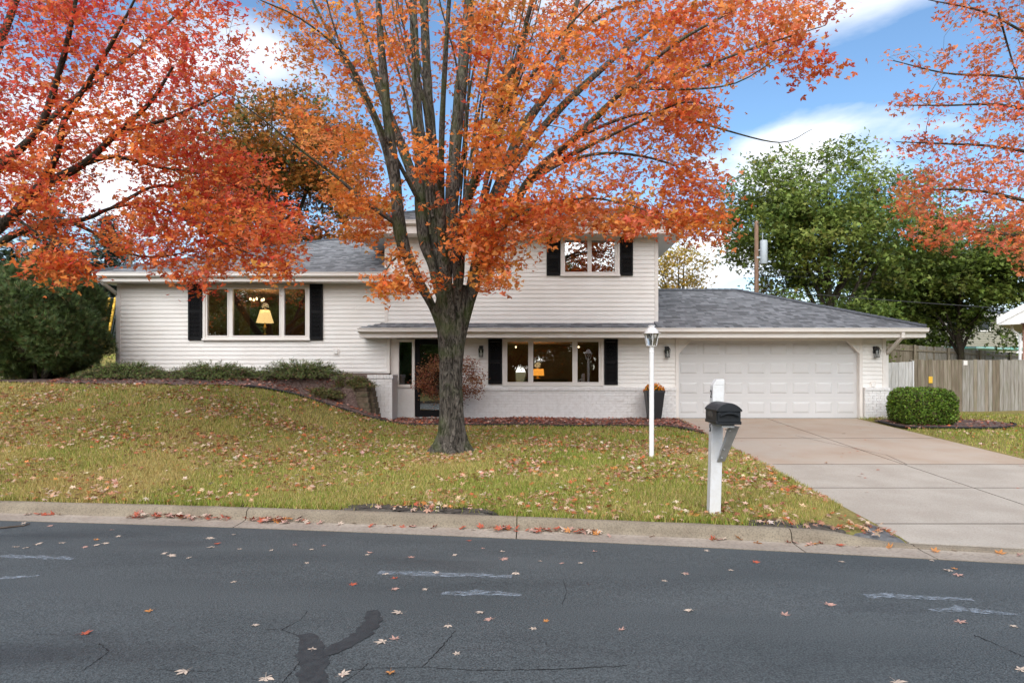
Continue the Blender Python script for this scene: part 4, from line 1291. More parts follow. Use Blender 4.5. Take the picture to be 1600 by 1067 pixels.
def foliage(tree, tips, r, per, spread, size, tmpl, colf, m, name='crown', along=.55, flat=.5, up=(0,-.25,1.0)):
    """leaves in loose sprays round the outer part of every branch"""
    Ps = []
    for path in tips:
        k = per if np.isscalar(per) else int(r.integers(per[0], per[1]))
        t = r.uniform(1-along, 1.06, size=k)
        i = np.clip((t*(len(path)-1)), 0, len(path)-1.001); a = i.astype(int); f = (i-a)[:,None]
        base = path[a]*(1-f)+path[np.minimum(a+1,len(path)-1)]*f
        off = r.normal(size=(k,3))*spread*np.array([1,1,flat])
        Ps.append(base+off)
    P = np.concatenate(Ps)
    N = np.array(up)[None,:] + r.normal(size=P.shape)*.75
    V, F, nv = scatter(P, N, r.uniform(size[0], size[1], len(P)), tmpl, r)
    K = np.array([t_[-1] for t_ in tips]); ci = np.repeat(np.arange(len(tips)), [len(q) for q in Ps])
    C = colf(P, r)*.5 + colf(K, r)[ci]*.5          # a spray turns colour together
    return np_obj(name, V, F, m, tree, col=np.repeat(C, nv, 0), kind='stuff'), len(P)

ORANGE, LORANGE, SALMON, RED, DRED, GOLD, PINK = (.72,.20,.036),(.78,.32,.07),(.76,.28,.12),(.62,.08,.032),(.38,.042,.022),(.64,.36,.055),(.68,.17,.11)
def col_main(P, r):
    n = len(P)
    f = np.clip(.42 + .13*(P[:,0]-1.2) + .25*fbm(P[:,0]+P[:,1]*.3, P[:,2], 11, 1.1, 2), 0, 1)
    a = palette(n, [ORANGE, LORANGE, SALMON, GOLD, RED, (.34,.13,.03)], [5,3,1.4,.8,.5,.8], r)
    b = palette(n, [RED, ORANGE, SALMON, PINK, DRED], [3.2,3,1.6,1,.8], r)
    return np.where((r.uniform(size=n) < f*.85)[:,None], b, a)
def col_left(P, r):
    n = len(P)
    f = np.clip(.55 + .22*(P[:,2]-5.2) + .35*fbm(P[:,0], P[:,2], 21, .9, 2), 0, 1)
    a = palette(n, [ORANGE, RED, LORANGE, SALMON, GOLD], [4,2.5,1.6,1,.4], r)
    b = palette(n, [RED, (.58,.06,.055), PINK, ORANGE, DRED], [3.6,2.8,1.4,1.2,1.2], r)
    return np.where((r.uniform(size=n) < f)[:,None], b, a)
def col_right(P, r):
    return palette(len(P), [(.62,.17,.085), ORANGE, PINK, SALMON, (.38,.19,.06), RED], [3,2.4,1,2,1.6,1.2], r)

# ------------------------------------------------------------------ the big orange maple on the lawn
TY = 11.9
tb = at(704, 706, TY)
maple = empty('maple_tree', (tb.x, TY, ground_z(tb.x, TY)))
tag(maple, 'large many stemmed orange maple growing in the middle of the front lawn', 'tree')
zt = lambda py: wz(py, TY)
# fluted trunk: rings of (pixel row, centre px, half width px, depth factor)
RG = [(716,704,41,1.0),(708,704,38,1.0),(700,704,33,.95),(690,705,28,.95),(675,706,24.5,.95),(655,706,22.5,.95),(630,705.5,21,.95),(600,704.5,20,.95),(570,704.5,20.5,.95),
      (545,705,22.5,.92),(520,706,25.5,.88),(500,707,29,.82),(480,708,32,.76),(462,708,30,.72),(446,708,24,.7)]
NS = 96
v, f = [], []
ys_ = np.array([q[0] for q in RG][::-1]); 
rings = np.concatenate([np.linspace(716,446,64)])
for i, y in enumerate(rings):
    cx = np.interp(y, ys_, [q[1] for q in RG][::-1]); hw = np.interp(y, ys_, [q[2] for q in RG][::-1]); df = np.interp(y, ys_, [q[3] for q in RG][::-1])
    c = at(cx, y, TY); rx = hw/FPX*TY*.86
    low = sstep((y-655)/55)
    for k in range(NS):
        a = 2*math.pi*k/NS
        s = 1.0
        s -= .30*math.exp(-((((a-1.55*math.pi+.12*math.sin(y*.02)+math.pi) % (2*math.pi))-math.pi)/.26)**2)*(1-.6*low)    # groove where the stems have fused
        s -= .10*math.exp(-((((a-.45*math.pi+math.pi) % (2*math.pi))-math.pi)/.3)**2)
        s += .022*math.sin(9*a+y*.045)+.018*math.sin(17*a-y*.06+1)+.014*math.sin(26*a+2.2*math.sin(y*.05))
        s += low*(.34*max(0,math.cos(5*a+.9))-.06)                       # root flare
        s += .035*float(mnoise.noise((math.cos(a)*3, math.sin(a)*3, y*.05)))
        v.append((c.x+rx*s*math.cos(a), TY+rx*df*s*math.sin(a), c.z))
for i in range(len(rings)-1):
    for k in range(NS):
        f.append((i*NS+k, i*NS+(k+1)%NS, (i+1)*NS+(k+1)%NS, (i+1)*NS+k))
f.append(tuple((len(rings)-1)*NS+k for k in range(NS)))
MB().add(v, f).build('trunk', M['bark'], maple, smooth=True)

sk = Skeleton(5)
def limb(pts, wpx, tree, Y0, m='bark', sides=12, skel=sk, skip=4, rootin=True):
    """pts: (px, py, dy) ; wpx: half widths in photo px at the ends"""
    P = np.array([tuple(at(x, y, Y0+d)) for x, y, d in pts])
    L = smoothline(P, .16)
    s = np.linspace(0, 1, len(L)); w = np.interp(s, np.linspace(0, 1, len(wpx)), wpx)
    rad = w/FPX*L[:,1]*.78
    rad = rad*(1+.05*np.sin(np.arange(len(L))*1.3)+.04*np.sin(np.arange(len(L))*.47))
    T = Tubes(sides); T.add(L, rad); T.build('limb', M[m], tree)
    skel.addline(L, rad, skip)
    return L
LIMBS = [
 ([(690,520,-.03),(676,480,-.06),(652,436,-.12),(636,398,-.2),(625,362,-.28),(615,256,-.5),(604,169,-.7),(594,50,-.95),(588,-60,-1.2),(580,-190,-1.5)], [13,11.5,10.5,9,7,5.5,4,2]),
 ([(697,500,.02),(684,456,.02),(676,417,.05),(661,365,.1),(655,236,.25),(650,118,.35),(645,0,.5),(640,-120,.6),(628,-260,.7)], [13,10,9,8,7,5.5,3.5,1.5]),
 ([(704,490,.12),(692,430,.18),(679,360,.3),(675,236,.6),(668,135,.8),(662,0,1.1),(655,-150,1.4),(650,-300,1.7)], [14,10,9,8,6.5,5,3,1.5]),
 ([(704,500,-.12),(700,430,-.16),(704,350,-.15),(712,219,-.1),(722,118,0),(733,0,.1),(742,-130,.2),(750,-300,.3)], [14,12,11.5,9.5,8,6,4,1.5]),
 ([(714,510,-.05),(716,440,-.3),(721,348,-.55),(746,270,-.85),(773,189,-1.15),(810,84,-1.6),(832,0,-1.95),(870,-110,-2.4)], [13,10,8.5,7,6,5,3.5,1.5]),
 ([(722,505,.05),(738,440,.1),(758,360,.15),(781,287,.3),(817,202,.5),(861,135,.7),(886,60,.9),(915,-50,1.2),(940,-170,1.5)], [15,12,10,8,6.5,5.5,4,3,1.5]),
 ([(728,500,-.05),(748,430,-.25),(772,375,-.45),(790,345,-.6),(834,272,-1.0),(901,214,-1.5),(979,136,-2.0),(1050,72,-2.4),(1150,15,-2.8)], [13,10,8,7.5,7,5.5,4,3,1.5]),
 ([(726,490,.2),(744,430,.5),(765,350,.9),(800,262,1.5),(880,165,2.3),(985,70,3.0),(1090,-10,3.5)], [11,9,7.5,6.5,5,3.5,1.5]),
 ([(700,495,.25),(686,430,.6),(668,345,1.1),(630,235,1.8),(590,130,2.5),(560,20,3.1),(530,-110,3.6)], [11,9,7.5,6,5,3.5,1.5]),
 ([(708,500,-.2),(698,430,-.6),(690,340,-1.1),(690,220,-1.7),(696,90,-2.3),(706,-60,-2.8),(715,-200,-3.3)], [10,7,6,5,4.2,3,1.5]),
]
for pts, w in LIMBS:
    x_, y_, d_ = pts[0]
    limb([(705+(x_-705)*.3, 590, d_*.2), (705+(x_-705)*.7, 545, d_*.5)]+pts, [3, 6]+[w[0]*.72]+list(w), maple, TY, skip=9)
# long side branches
for pts, w in [
 ([(622,352,-.3),(570,315,-.55),(530,280,-.8),(472,236,-1.1),(415,190,-1.4),(358,148,-1.7)], [5,4,3,2.4,1.6,.8]),
 ([(617,300,-.4),(590,200,-.2),(540,100,.2),(490,5,.6),(455,-80,.9)], [5,4.5,3.6,2.6,1]),
 ([(611,240,-.5),(580,165,-.9),(540,88,-1.3),(470,30,-1.8),(405,0,-2.2)], [5,4,3,2,.9]),
 ([(658,320,.1),(610,230,-.6),(570,150,-1.2),(528,60,-1.7),(500,-40,-2.1)], [4.5,4,3.2,2.3,1]),
 ([(834,272,-1.0),(895,241,-1.4),(1002,189,-2.1),(1070,160,-2.5),(1130,170,-2.7)], [4.5,4,3,2,.8]),
 ([(820,290,-.9),(890,250,-.3),(970,240,.2),(1060,262,.7),(1105,310,.9)], [4.5,3.6,2.8,1.8,.8]),
 ([(901,214,-1.5),(990,180,-1.2),(1060,182,-1.0),(1127,202,-.9),(1219,223,-.8),(1269,202,-.7)], [4,3,2.4,1.9,1.3,.5]),
 ([(790,345,-.6),(850,320,-1.2),(920,310,-1.7),(990,322,-2.1),(1045,345,-2.3)], [4.5,3.4,2.6,1.7,.8]),
 ([(979,136,-2.0),(1080,110,-2.2),(1180,75,-2.4),(1290,40,-2.6)], [4,3,2,.8]),
 ([(979,136,-2.0),(1060,140,-2.6),(1150,130,-3.0),(1230,80,-3.3)], [3.4,2.5,1.6,.7]),
 ([(886,60,.9),(960,15,1.1),(1040,-10,1.4),(1140,-50,1.7)], [4,3,2,.9]),
 ([(773,189,-1.15),(830,120,-1.9),(890,40,-2.6),(960,-30,-3.1)], [4,3,2.2,1]),
 ([(738,430,.1),(765,400,-.5),(785,385,-.9),(795,400,-1.2)], [4,2.6,1.7,.8]),
 ([(640,405,-.2),(622,400,-.6),(605,420,-.9),(596,450,-1.1)], [3,2,1.4,.7]),
]: limb(pts, w, maple, TY, sides=7, skip=2)
r = np.random.default_rng(30)
for k in range(26):                                            # slender upright stems between the main ones
    x0_ = r.uniform(655,765); f0 = (x0_-705)/60
    y0_ = r.uniform(250,400); x_ = 705+f0*(30+ (480-y0_)*.16)
    tx = x_+f0*r.uniform(60,150)*(1.4 if f0 > 0 else 1)+r.normal()*25; ty = r.uniform(-120,90); d0 = r.uniform(-.5,.6); d1 = d0+r.uniform(-1.6,1.8)
    limb([(x_,y0_,d0),((x_*.6+tx*.4)+r.normal()*6,y0_+(ty-y0_)*.42,d0*.6+d1*.4),((x_*.25+tx*.75)+r.normal()*8,y0_+(ty-y0_)*.75,d0*.25+d1*.75),(tx,ty,d1)], [r.uniform(2.4,4.2),2.6,1.8,.7], maple, TY, sides=6, skip=3)
r = np.random.default_rng(31)
REG = [  # photo regions of the crown, number of sprays, depth range about the trunk
 ([(800,0),(1040,0),(1080,120),(1060,250),(1040,330),(930,340),(800,330),(775,200)], 265, (-3.7,3.6)),
 ([(1040,0),(1300,0),(1310,30),(1215,95),(1130,130),(1110,160),(1080,200),(1040,200)], 125, (-3.2,2.0)),
 ([(1060,180),(1110,170),(1105,260),(1135,290),(1125,350),(1085,340),(1040,330)], 52, (-2.6,1.6)),
 ([(690,0),(800,0),(800,200),(770,300),(700,250)], 62, (.4,3.6)),
 ([(740,0),(800,0),(800,200),(770,300),(750,180)], 34, (-3.2,-.8)),
 ([(560,0),(690,0),(690,220),(620,240),(580,160)], 46, (1.0,3.8)),
 ([(600,20),(650,20),(650,80),(600,80)], 6, (-1.8,-1.2)),
 ([(400,0),(560,0),(580,160),(540,190),(470,130),(420,90)], 50, (-2.5,3.0)),
 ([(440,150),(560,190),(615,300),(600,340),(540,335),(480,260)], 70, (-1.4,3.0)),
 ([(520,300),(605,310),(600,372),(555,378),(500,345)], 30, (-1.2,2.4)),
 ([(700,350),(795,335),(805,400),(790,455),(765,470),(755,420),(705,390)], 50, (-2.3,-.5)),
 ([(585,395),(635,390),(640,460),(600,478),(585,440)], 17, (-1.5,-.6)),
 ([(668,440),(690,436),(692,462),(672,464)], 4, (-.75,-.55)),
 ([(640,180),(690,240),(690,330),(640,300)], 12, (-2.0,-.8)),
 ([(740,200),(800,200),(810,330),(740,330)], 30, (-2.6,-1.0)),
 ([(800,310),(1040,325),(1050,350),(1000,362),(940,352),(880,372),(800,400)], 85, (-2.8,.6)),
 ([(960,345),(1005,350),(985,372),(950,372)], 7, (-2.2,-1.2)),
 ([(1040,325),(1130,330),(1135,380),(1105,392),(1050,365)], 30, (-2.4,1.0)),
 ([(1165,110),(1300,60),(1300,110),(1240,130)], 8, (-2.8,-1.8)),
]
C = []
for poly, n, (d0, d1) in REG:
    q = sample_poly(poly, n, r); d = r.uniform(d0, d1, n)
    C += [tuple(at(x, y, TY+dd)) for (x, y), dd in zip(q, d)]
# the part of the crown above the picture
for _ in range(300):
    a = r.uniform(0, 2*math.pi); rr = math.sqrt(r.uniform(0, 1))*5.4; z = r.uniform(8.6, 13.2)
    lim = 5.6*math.sqrt(max(0, 1-((z-8)/5.6)**2))
    if rr < lim: C.append((tb.x+.9+rr*math.cos(a), TY-.2+rr*math.sin(a)*.85, z))
C = np.array(C); C[:,1] = np.clip(C[:,1], 7.4, 15.7)
TW = Tubes(4)
tips = sk.join(C, TW)
TW.build('twigs', M['twig'], maple, kind='stuff')
foliage(maple, tips, r, (24,50), .17, (.042,.098), LEAF3, col_main, M['leaf'])

# ------------------------------------------------------------------ red maple at the left, trunk outside the picture
LY = 10.0
lmaple = empty('maple_tree', (wx(-150,LY), LY, ground_z(wx(-150,LY), LY)))
tag(lmaple, 'red leaved maple reaching in over the left wing with dark limbs', 'tree')
skl = Skeleton(8)
gb = ground_z(wx(-150,LY), LY)
pyb = PY0-(gb-.1-CAMZ)/LY*FPX
limb([(-150,pyb,0),(-150,640,0),(-148,560,0),(-140,480,0)], [42,27,25,25], lmaple, LY, 'barkdark', 16, skl, 12)
for pts, w in [
 ([(-142,500,0),(-90,430,-.1),(-30,378,-.2),(20,338,-.3),(61,294,-.4),(128,258,-.6),(182,209,-.8),(236,159,-1.0),(270,105,-1.2)], [17,14,12,10.5,9,7.5,6,4.5,2]),
 ([(-142,500,.05),(-80,440,.3),(0,379,.4),(60,353,.4),(131,343,.3),(175,325,.2),(240,318,.1),(300,330,0)], [13,10,8,6.5,5,3.5,2.4,1]),
 ([(105,344,.35),(147,364,.2),(200,396,.05),(252,401,-.1),(300,392,-.2)], [4,3.4,2.8,2,.8]),
 ([(-140,490,-.1),(-90,380,-.5),(-20,280,-.9),(57,206,-1.2),(91,118,-1.5),(115,20,-1.8),(130,-90,-2)], [16,13,10,8,6.5,4.5,2]),
 ([(-140,490,.1),(-120,350,.5),(-70,200,1.0),(-10,90,1.4),(40,-40,1.8),(80,-160,2.1)], [16,13,10,7.5,5,2]),
 ([(-142,495,.2),(-160,350,.9),(-170,200,1.6),(-160,40,2.2),(-140,-120,2.7)], [15,12,9,6,2]),
 ([(-145,495,-.2),(-190,380,-.8),(-240,250,-1.4),(-280,110,-2.0)], [14,10,7,2]),
 ([(61,294,-.4),(90,240,-.7),(100,190,-1),(150,110,-1.4),(190,40,-1.7),(230,-40,-2)], [7,6,5,4,3,1.2]),
 ([(182,209,-.8),(250,190,-.6),(310,165,-.4),(360,140,-.2)], [4,3.2,2.2,.9]),
 ([(128,258,-.6),(180,245,-.2),(250,262,.2),(330,275,.5),(400,305,.7)], [4.5,3.6,2.8,2,.8]),
 ([(175,325,.2),(250,290,.6),(330,310,.9),(400,340,1.1),(450,370,1.2)], [3.6,3,2.4,1.6,.8]),
 ([(20,338,-.3),(60,365,-.9),(95,385,-1.3),(110,410,-1.5)], [3.6,2.6,1.8,.8]),
 ([(240,318,.1),(300,350,-.4),(350,380,-.8),(400,400,-1)], [3,2.4,1.7,.8]),
 ([(57,206,-1.2),(120,150,-.6),(200,90,-.1),(280,20,.3),(340,-40,.6)], [5,4,3,2.2,1]),
]: limb(pts, w, lmaple, LY, 'barkdark', 10, skl, 3)
r = np.random.default_rng(47)
REG = [
 ([(-60,-20),(250,-20),(300,90),(300,200),(190,260),(60,250),(-60,280)], 350, (-2.2,2.2)),
 ([(250,-20),(385,-10),(385,110),(330,190),(300,200),(300,90)], 52, (-1.8,1.6)),
 ([(-60,250),(60,250),(190,260),(110,330),(-60,330)], 70, (-2.0,1.8)),
 ([(190,230),(330,200),(420,255),(440,310),(330,320),(240,300)], 105, (-1.2,1.6)),
 ([(165,310),(240,300),(440,310),(478,350),(470,400),(440,432),(410,425),(340,425),(325,455),(300,462),(285,440),(225,418),(165,380)], 250, (-1.6,1.7)),
 ([(30,385),(90,375),(140,400),(135,440),(100,450),(50,430)], 34, (-1.7,-.8)),
 ([(0,290),(100,320),(150,370),(110,385),(0,350)], 26, (-1.5,.8)),
 ([(410,415),(450,405),(448,440),(420,448)], 9, (-1.2,-.4)),
]
C = []
for poly, n, (d0, d1) in REG:
    q = sample_poly(poly, n, r); d = r.uniform(d0, d1, n)
    C += [tuple(at(x, y, LY+dd)) for (x, y), dd in zip(q, d)]
for _ in range(300):
    a = r.uniform(0, 2*math.pi); rr = math.sqrt(r.uniform(0, 1))*4.6; z = r.uniform(3.6, 10.6)
    x = wx(-150,LY)+rr*math.cos(a)
    if (x-PX0*0 > wx(-40, LY)) and z < 7.6: continue
    if rr < 4.7*math.sqrt(max(0, 1-((z-6.6)/4.2)**2)): C.append((x, LY+rr*math.sin(a)*.8, z))
TW = Tubes(4)
tips = skl.join(np.array(C), TW)
TW.build('twigs', M['twig'], lmaple, kind='stuff')
foliage(lmaple, tips, r, (20,38), .15, (.036,.084), LEAF3, col_left, M['leaf'])

# ------------------------------------------------------------------ maple at the right, trunk outside the picture
RY = 13.0
rmaple = empty('maple_tree', (wx(1790,RY), RY, ground_z(wx(1790,RY), RY)))
tag(rmaple, 'thin red leaved maple reaching in beside the driveway', 'tree')
skr = Skeleton(9)
gb = ground_z(wx(1790,RY), RY); pyb = PY0-(gb-.1-CAMZ)/RY*FPX
limb([(1790,pyb,0),(1790,560,0),(1787,480,0),(1780,400,0)], [30,18,16,15], rmaple, RY, 'barkdark', 14, skr, 10)
for pts, w in [
 ([(1782,430,0),(1740,360,0),(1680,325,-.1),(1600,313,-.3),(1540,300,-.4),(1480,296,-.5),(1420,300,-.6)], [9,7,5,4,3,2,.9]),
 ([(1780,410,0),(1720,310,.2),(1640,250,.3),(1560,230,.4),(1480,225,.4),(1400,222,.4)], [8,6,4.5,3,2,.8]),
 ([(1780,400,0),(1730,260,-.3),(1650,190,-.6),(1570,165,-.8),(1480,165,-1),(1400,165,-1.1)], [8,6,4.5,3,2,.8]),
 ([(1780,390,0),(1740,220,.3),(1660,140,.6),(1570,120,.7),(1480,115,.8),(1395,95,.9)], [8,6,4.5,3,2,.8]),
 ([(1780,380,0),(1770,200,-.2),(1700,80,-.4),(1620,60,-.6),(1540,20,-.7),(1450,0,-.8)], [9,7,5,3.4,2.2,.9]),
 ([(1785,430,0),(1740,400,.4),(1650,375,.8),(1560,365,1.0),(1470,350,1.1)], [7,5,3.6,2.4,.9]),
 ([(1785,380,0),(1800,200,.4),(1790,20,.8),(1770,-150,1.1)], [11,8,5,2]),
 ([(1785,400,0),(1850,280,-.3),(1920,150,-.6),(1960,20,-.9)], [9,7,5,2]),
 ([(1560,20,-.7),(1580,90,-.3),(1600,150,-.2)], [2,1.6,.8]),
]: limb(pts, w, rmaple, RY, 'barkdark', 9, skr, 3)
r = np.random.default_rng(53)
REG = [
 ([(1455,-20),(1640,-20),(1640,60),(1560,50),(1470,30)], 46, (-1.8,1.2)),
 ([(1388,80),(1480,75),(1640,110),(1640,150),(1500,140),(1400,105)], 34, (-1.6,1.4)),
 ([(1395,150),(1520,140),(1640,150),(1640,205),(1500,195),(1400,180)], 48, (-1.8,1.2)),
 ([(1500,60),(1640,60),(1640,110),(1530,100)], 20, (-1.8,1.2)),
 ([(1360,208),(1400,215),(1520,210),(1640,215),(1640,262),(1480,250),(1390,235)], 46, (-1.4,1.4)),
 ([(1400,280),(1470,255),(1640,262),(1640,400),(1560,390),(1480,370),(1410,370),(1395,330)], 205, (-2.0,2.0)),
 ([(1560,380),(1640,380),(1640,440),(1590,430)], 14, (-1.6,1.4)),
 ([(1420,370),(1500,375),(1490,400),(1440,398)], 7, (-1.2,.8)),
]
C = []
for poly, n, (d0, d1) in REG:
    q = sample_poly(poly, n, r); d = r.uniform(d0, d1, n)
    C += [tuple(at(x, y, RY+dd)) for (x, y), dd in zip(q, d)]
for _ in range(280):
    a = r.uniform(0, 2*math.pi); rr = math.sqrt(r.uniform(0, 1))*4.4; z = r.uniform(3.8, 12)
    x = wx(1790,RY)+rr*math.cos(a)
    if x < wx(1635, RY) and z < 9.5: continue
    if rr < 4.5*math.sqrt(max(0, 1-((z-7.4)/4.8)**2)): C.append((x, RY+rr*math.sin(a)*.85, z))
TW = Tubes(4)
tips = skr.join(np.array(C), TW)
TW.build('twigs', M['twig'], rmaple, kind='stuff')
foliage(rmaple, tips, r, (12,24), .13, (.045,.09), LEAF3, col_right, M['leaf'])

# ------------------------------------------------------------------ trees behind the house
def broadleaf(name, base, height, rad, label, cols, wts, seed, nclu, per, lsize, spread, lump=6, zlow=.22, barkm='barkdark', group=None, gap=.0):
    r = np.random.default_rng(seed)
    base = np.array(base, float)
    t = empty(name, tuple(base)); tag(t, label, 'tree', group)
    s = Skeleton(seed)
    T = Tubes(10)
    top = base+np.array([r.normal()*.3, r.normal()*.3, height*.55])
    L = smoothline(np.array([base-[0,0,.3], base+[.05,0,height*.2], (base+top)/2+[r.normal()*.15,0,0], top]), .3)
    rad_t = np.interp(np.linspace(0,1,len(L)), [0,.08,1], [height*.030, height*.021, height*.010])
    T.add(L, rad_t); T.build('trunk', M[barkm], t)
    s.addline(L, rad_t, int(len(L)*.35))
    T = Tubes(7)
    blobs = []
    for k in range(lump):
        a = 2*math.pi*k/lump+r.uniform(-.3,.3); rr = rad*r.uniform(.42,.62); zz = height*r.uniform(zlow+.18,.80)
        blobs.append((base+np.array([rr*math.cos(a), rr*math.sin(a), zz]), rad*r.uniform(.40,.56)))
    blobs.append((base+np.array([0,0,height*.80]), rad*.5)); blobs.append((base+np.array([0,0,height*.58]), rad*.6))
    for c, b in blobs:
        st = L[int(len(L)*r.uniform(.3,.75))]
        mid = (st+c)/2+np.array([0,0,.08*height])*r.uniform(-.2,1)
        q = smoothline(np.array([st, mid, c+np.array([0,0,b*.5])]), .35)
        rr = np.linspace(height*.010, .02, len(q))
        T.add(q, rr); s.addline(q, rr, 2)
    T.build('limb', M[barkm], t)
    C = []
    while len(C) < nclu:
        c, b = blobs[r.integers(len(blobs))]
        d = r.normal(size=3); d /= np.linalg.norm(d)
        p = c + d*b*r.uniform(.35,1.0)**.6*np.array([1,1,.85])
        if p[2] > base[2]+height*zlow*.7 and fbm(p[0]*1.0, p[2]+p[1]*.5, seed, .9, 2) > -1+gap: C.append(p)
    TW = Tubes(4); tips = s.join(np.array(C), TW, rk=.006)
    TW.build('twigs', M['twig'], t, kind='stuff')
    colf = lambda P, r_: palette(len(P), cols, wts, r_, .22)
    foliage(t, tips, r, per, spread, lsize, LEAF1 if lsize[1] < .3 and per[0] > 60 else LEAF3, colf, M['greenleaf'], along=.45, flat=.7)
    return t
G1, G2, G3, G4 = (.115,.17,.03),(.16,.21,.038),(.21,.24,.05),(.07,.11,.024)
YEL, OCH = (.45,.30,.04),(.36,.20,.035)
def bz(x, y): return ground_z(x, y)-.05
green = broadleaf('deciduous_tree', (wx(1292,31),31,bz(wx(1292,31),31)), 12.0, 5.4, 'tall rounded green tree standing behind the garage', [G1,G2,G3,G4,(.2,.16,.03)], [3,3,2,2,.6], 61, 760, (40,60), (.11,.19), .33, 11, .16, gap=.35)
green2 = broadleaf('deciduous_tree', (wx(1500,33),33,bz(wx(1500,33),33)), 8.8, 4.8, 'dense dark green tree spreading above the board fence', [G1,G2,G4,(.15,.14,.03)], [3,3,2,.5], 62, 560, (40,60), (.12,.2), .34, 9, .30, gap=.3)
broadleaf('deciduous_tree', (wx(1660,30),30,bz(wx(1660,30),30)), 9.0, 4.2, 'dark green tree behind the neighbouring brick house', [G1,G2,G4], [3,3,2], 63, 260, (40,58), (.11,.18), .32, 7, .2)
broadleaf('deciduous_tree', (wx(1070,37),37,bz(wx(1070,37),37)), 8.6, 3.0, 'small golden yellow tree behind the garage roof', [YEL,OCH,(.30,.24,.04),(.14,.13,.03)], [4,2,2,1], 64, 190, (24,40), (.10,.17), .30, 6, .2, gap=.4)
broadleaf('deciduous_tree', (wx(1190,33),33,bz(wx(1190,33),33)), 6.2, 2.0, 'small thinning yellow brown tree beside the utility pole', [OCH,(.2,.13,.05),(.16,.15,.03),YEL], [3,2,2,1], 65, 90, (22,36), (.10,.16), .30, 5, .2, gap=.4)
broadleaf('deciduous_tree', (wx(418,30),30,bz(wx(418,30),30)), 12.2, 5.3, 'big half turned green and orange tree behind the left wing', [(.55,.16,.03),(.40,.13,.025),OCH,(.06,.09,.02),(.04,.06,.015),(.45,.17,.035)], [2.6,2.4,1.0,2.6,2.6,1.2], 66, 620, (40,60), (.11,.18), .32, 9, .2)
broadleaf('deciduous_tree', (wx(560,36),36,bz(wx(560,36),36)), 11.0, 4.4, 'orange tree further back behind the left wing', [ORANGE,(.45,.2,.04),OCH,G1], [3,2,2,1], 67, 260, (36,56), (.12,.2), .34, 7, .2)

broadleaf('deciduous_tree', (wx(1405,36),36,bz(wx(1405,36),36)), 9.0, 3.6, 'mid green tree filling in between the tall tree and the far fence', [G1,G2,G3,G4], [3,3,1,2], 68, 330, (40,58), (.12,.2), .34, 7, .05)
broadleaf('lilac_bush', (wx(1335,28.5),28.5,bz(wx(1335,28.5),28.5)), 4.6, 2.1, 'bushy green lilac behind the garage roof hip', [G1,G2,G4], [3,3,2], 69, 170, (36,50), (.10,.16), .26, 7, .02)
broadleaf('lilac_bush', (wx(1235,29),29,bz(wx(1235,29),29)), 4.9, 1.9, 'bushy yellow green lilac behind the garage ridge', [G1,G2,G3,OCH], [3,3,2,1], 70, 150, (36,50), (.10,.16), .26, 7, .02)

def conifer(name, base, height, rad, label, cols, seed, nlay=26, parent_kind=None):
    r = np.random.default_rng(seed); base = np.array(base, float)
    t = empty(name, tuple(base)); tag(t, label, 'tree')
    T = Tubes(8); T.add(np.array([base-[0,0,.2], base+[0,0,height*.5], base+[0,0,height]]), np.array([height*.02,height*.012,.01])); T.build('trunk', M['barkdark'], t)
    T = Tubes(4); P, D = [], []
    for i in range(nlay):
        h = .05+.93*i/nlay; R_ = rad*(1-h)**.85*r.uniform(.85,1.1)+.1; nb = int(6+9*(1-h))
        for k in range(nb):
            a = r.uniform(0, 2*math.pi); st = base+np.array([0,0,h*height+r.uniform(-.15,.15)]); L = R_*r.uniform(.8,1.1)
            d = np.array([math.cos(a), math.sin(a), 0.0])
            q = np.array([st, st+d*L*.5+[0,0,-.05*L], st+d*L+[0,0,-.10*L]])
            T.add(q, np.array([.02,.014,.004]))
            m_ = int(26*L+8); u = r.uniform(.15,1.03,m_)[:,None]
            pts = st+d*L*u+np.array([0,0,-.10])*L*u**1.5+r.normal(size=(m_,3))*np.array([.10,.10,.08])
            P.append(pts); D.append(np.tile(d, (m_,1)))
    T.build('branches', M['twig'], t, kind='stuff')
    P = np.concatenate(P); D = np.concatenate(D)
    V, F, nv = scatter(P, np.array([0,0,1.0])+r.normal(size=P.shape)*.6, r.uniform(.16,.34,len(P)), NEED, r, spin=D*1.4)
    C = palette(len(P), cols, [3,2,1], r, .2)
    np_obj('crown', V, F, M['needle'], t, col=np.repeat(C, nv, 0), kind='stuff')
SPR = [(.030,.058,.042),(.050,.080,.062),(.022,.042,.028)]
conifer('spruce_tree', (wx(165,34),34,bz(wx(165,34),34)), 7.0, 2.9, 'blue green spruce behind the left wing', SPR, 71)
conifer('spruce_tree', (wx(70,36),36,bz(wx(70,36),36)), 9.6, 3.2, 'dark spruce behind the big rounded evergreen bush', [(.028,.05,.02),(.045,.07,.025),(.02,.036,.016)], 72)
conifer('spruce_tree', (wx(-40,32),32,bz(wx(-40,32),32)), 9.0, 3.0, 'dark green spruce at the far end of the back lawn', [(.028,.05,.02),(.045,.07,.025),(.02,.036,.016)], 73)

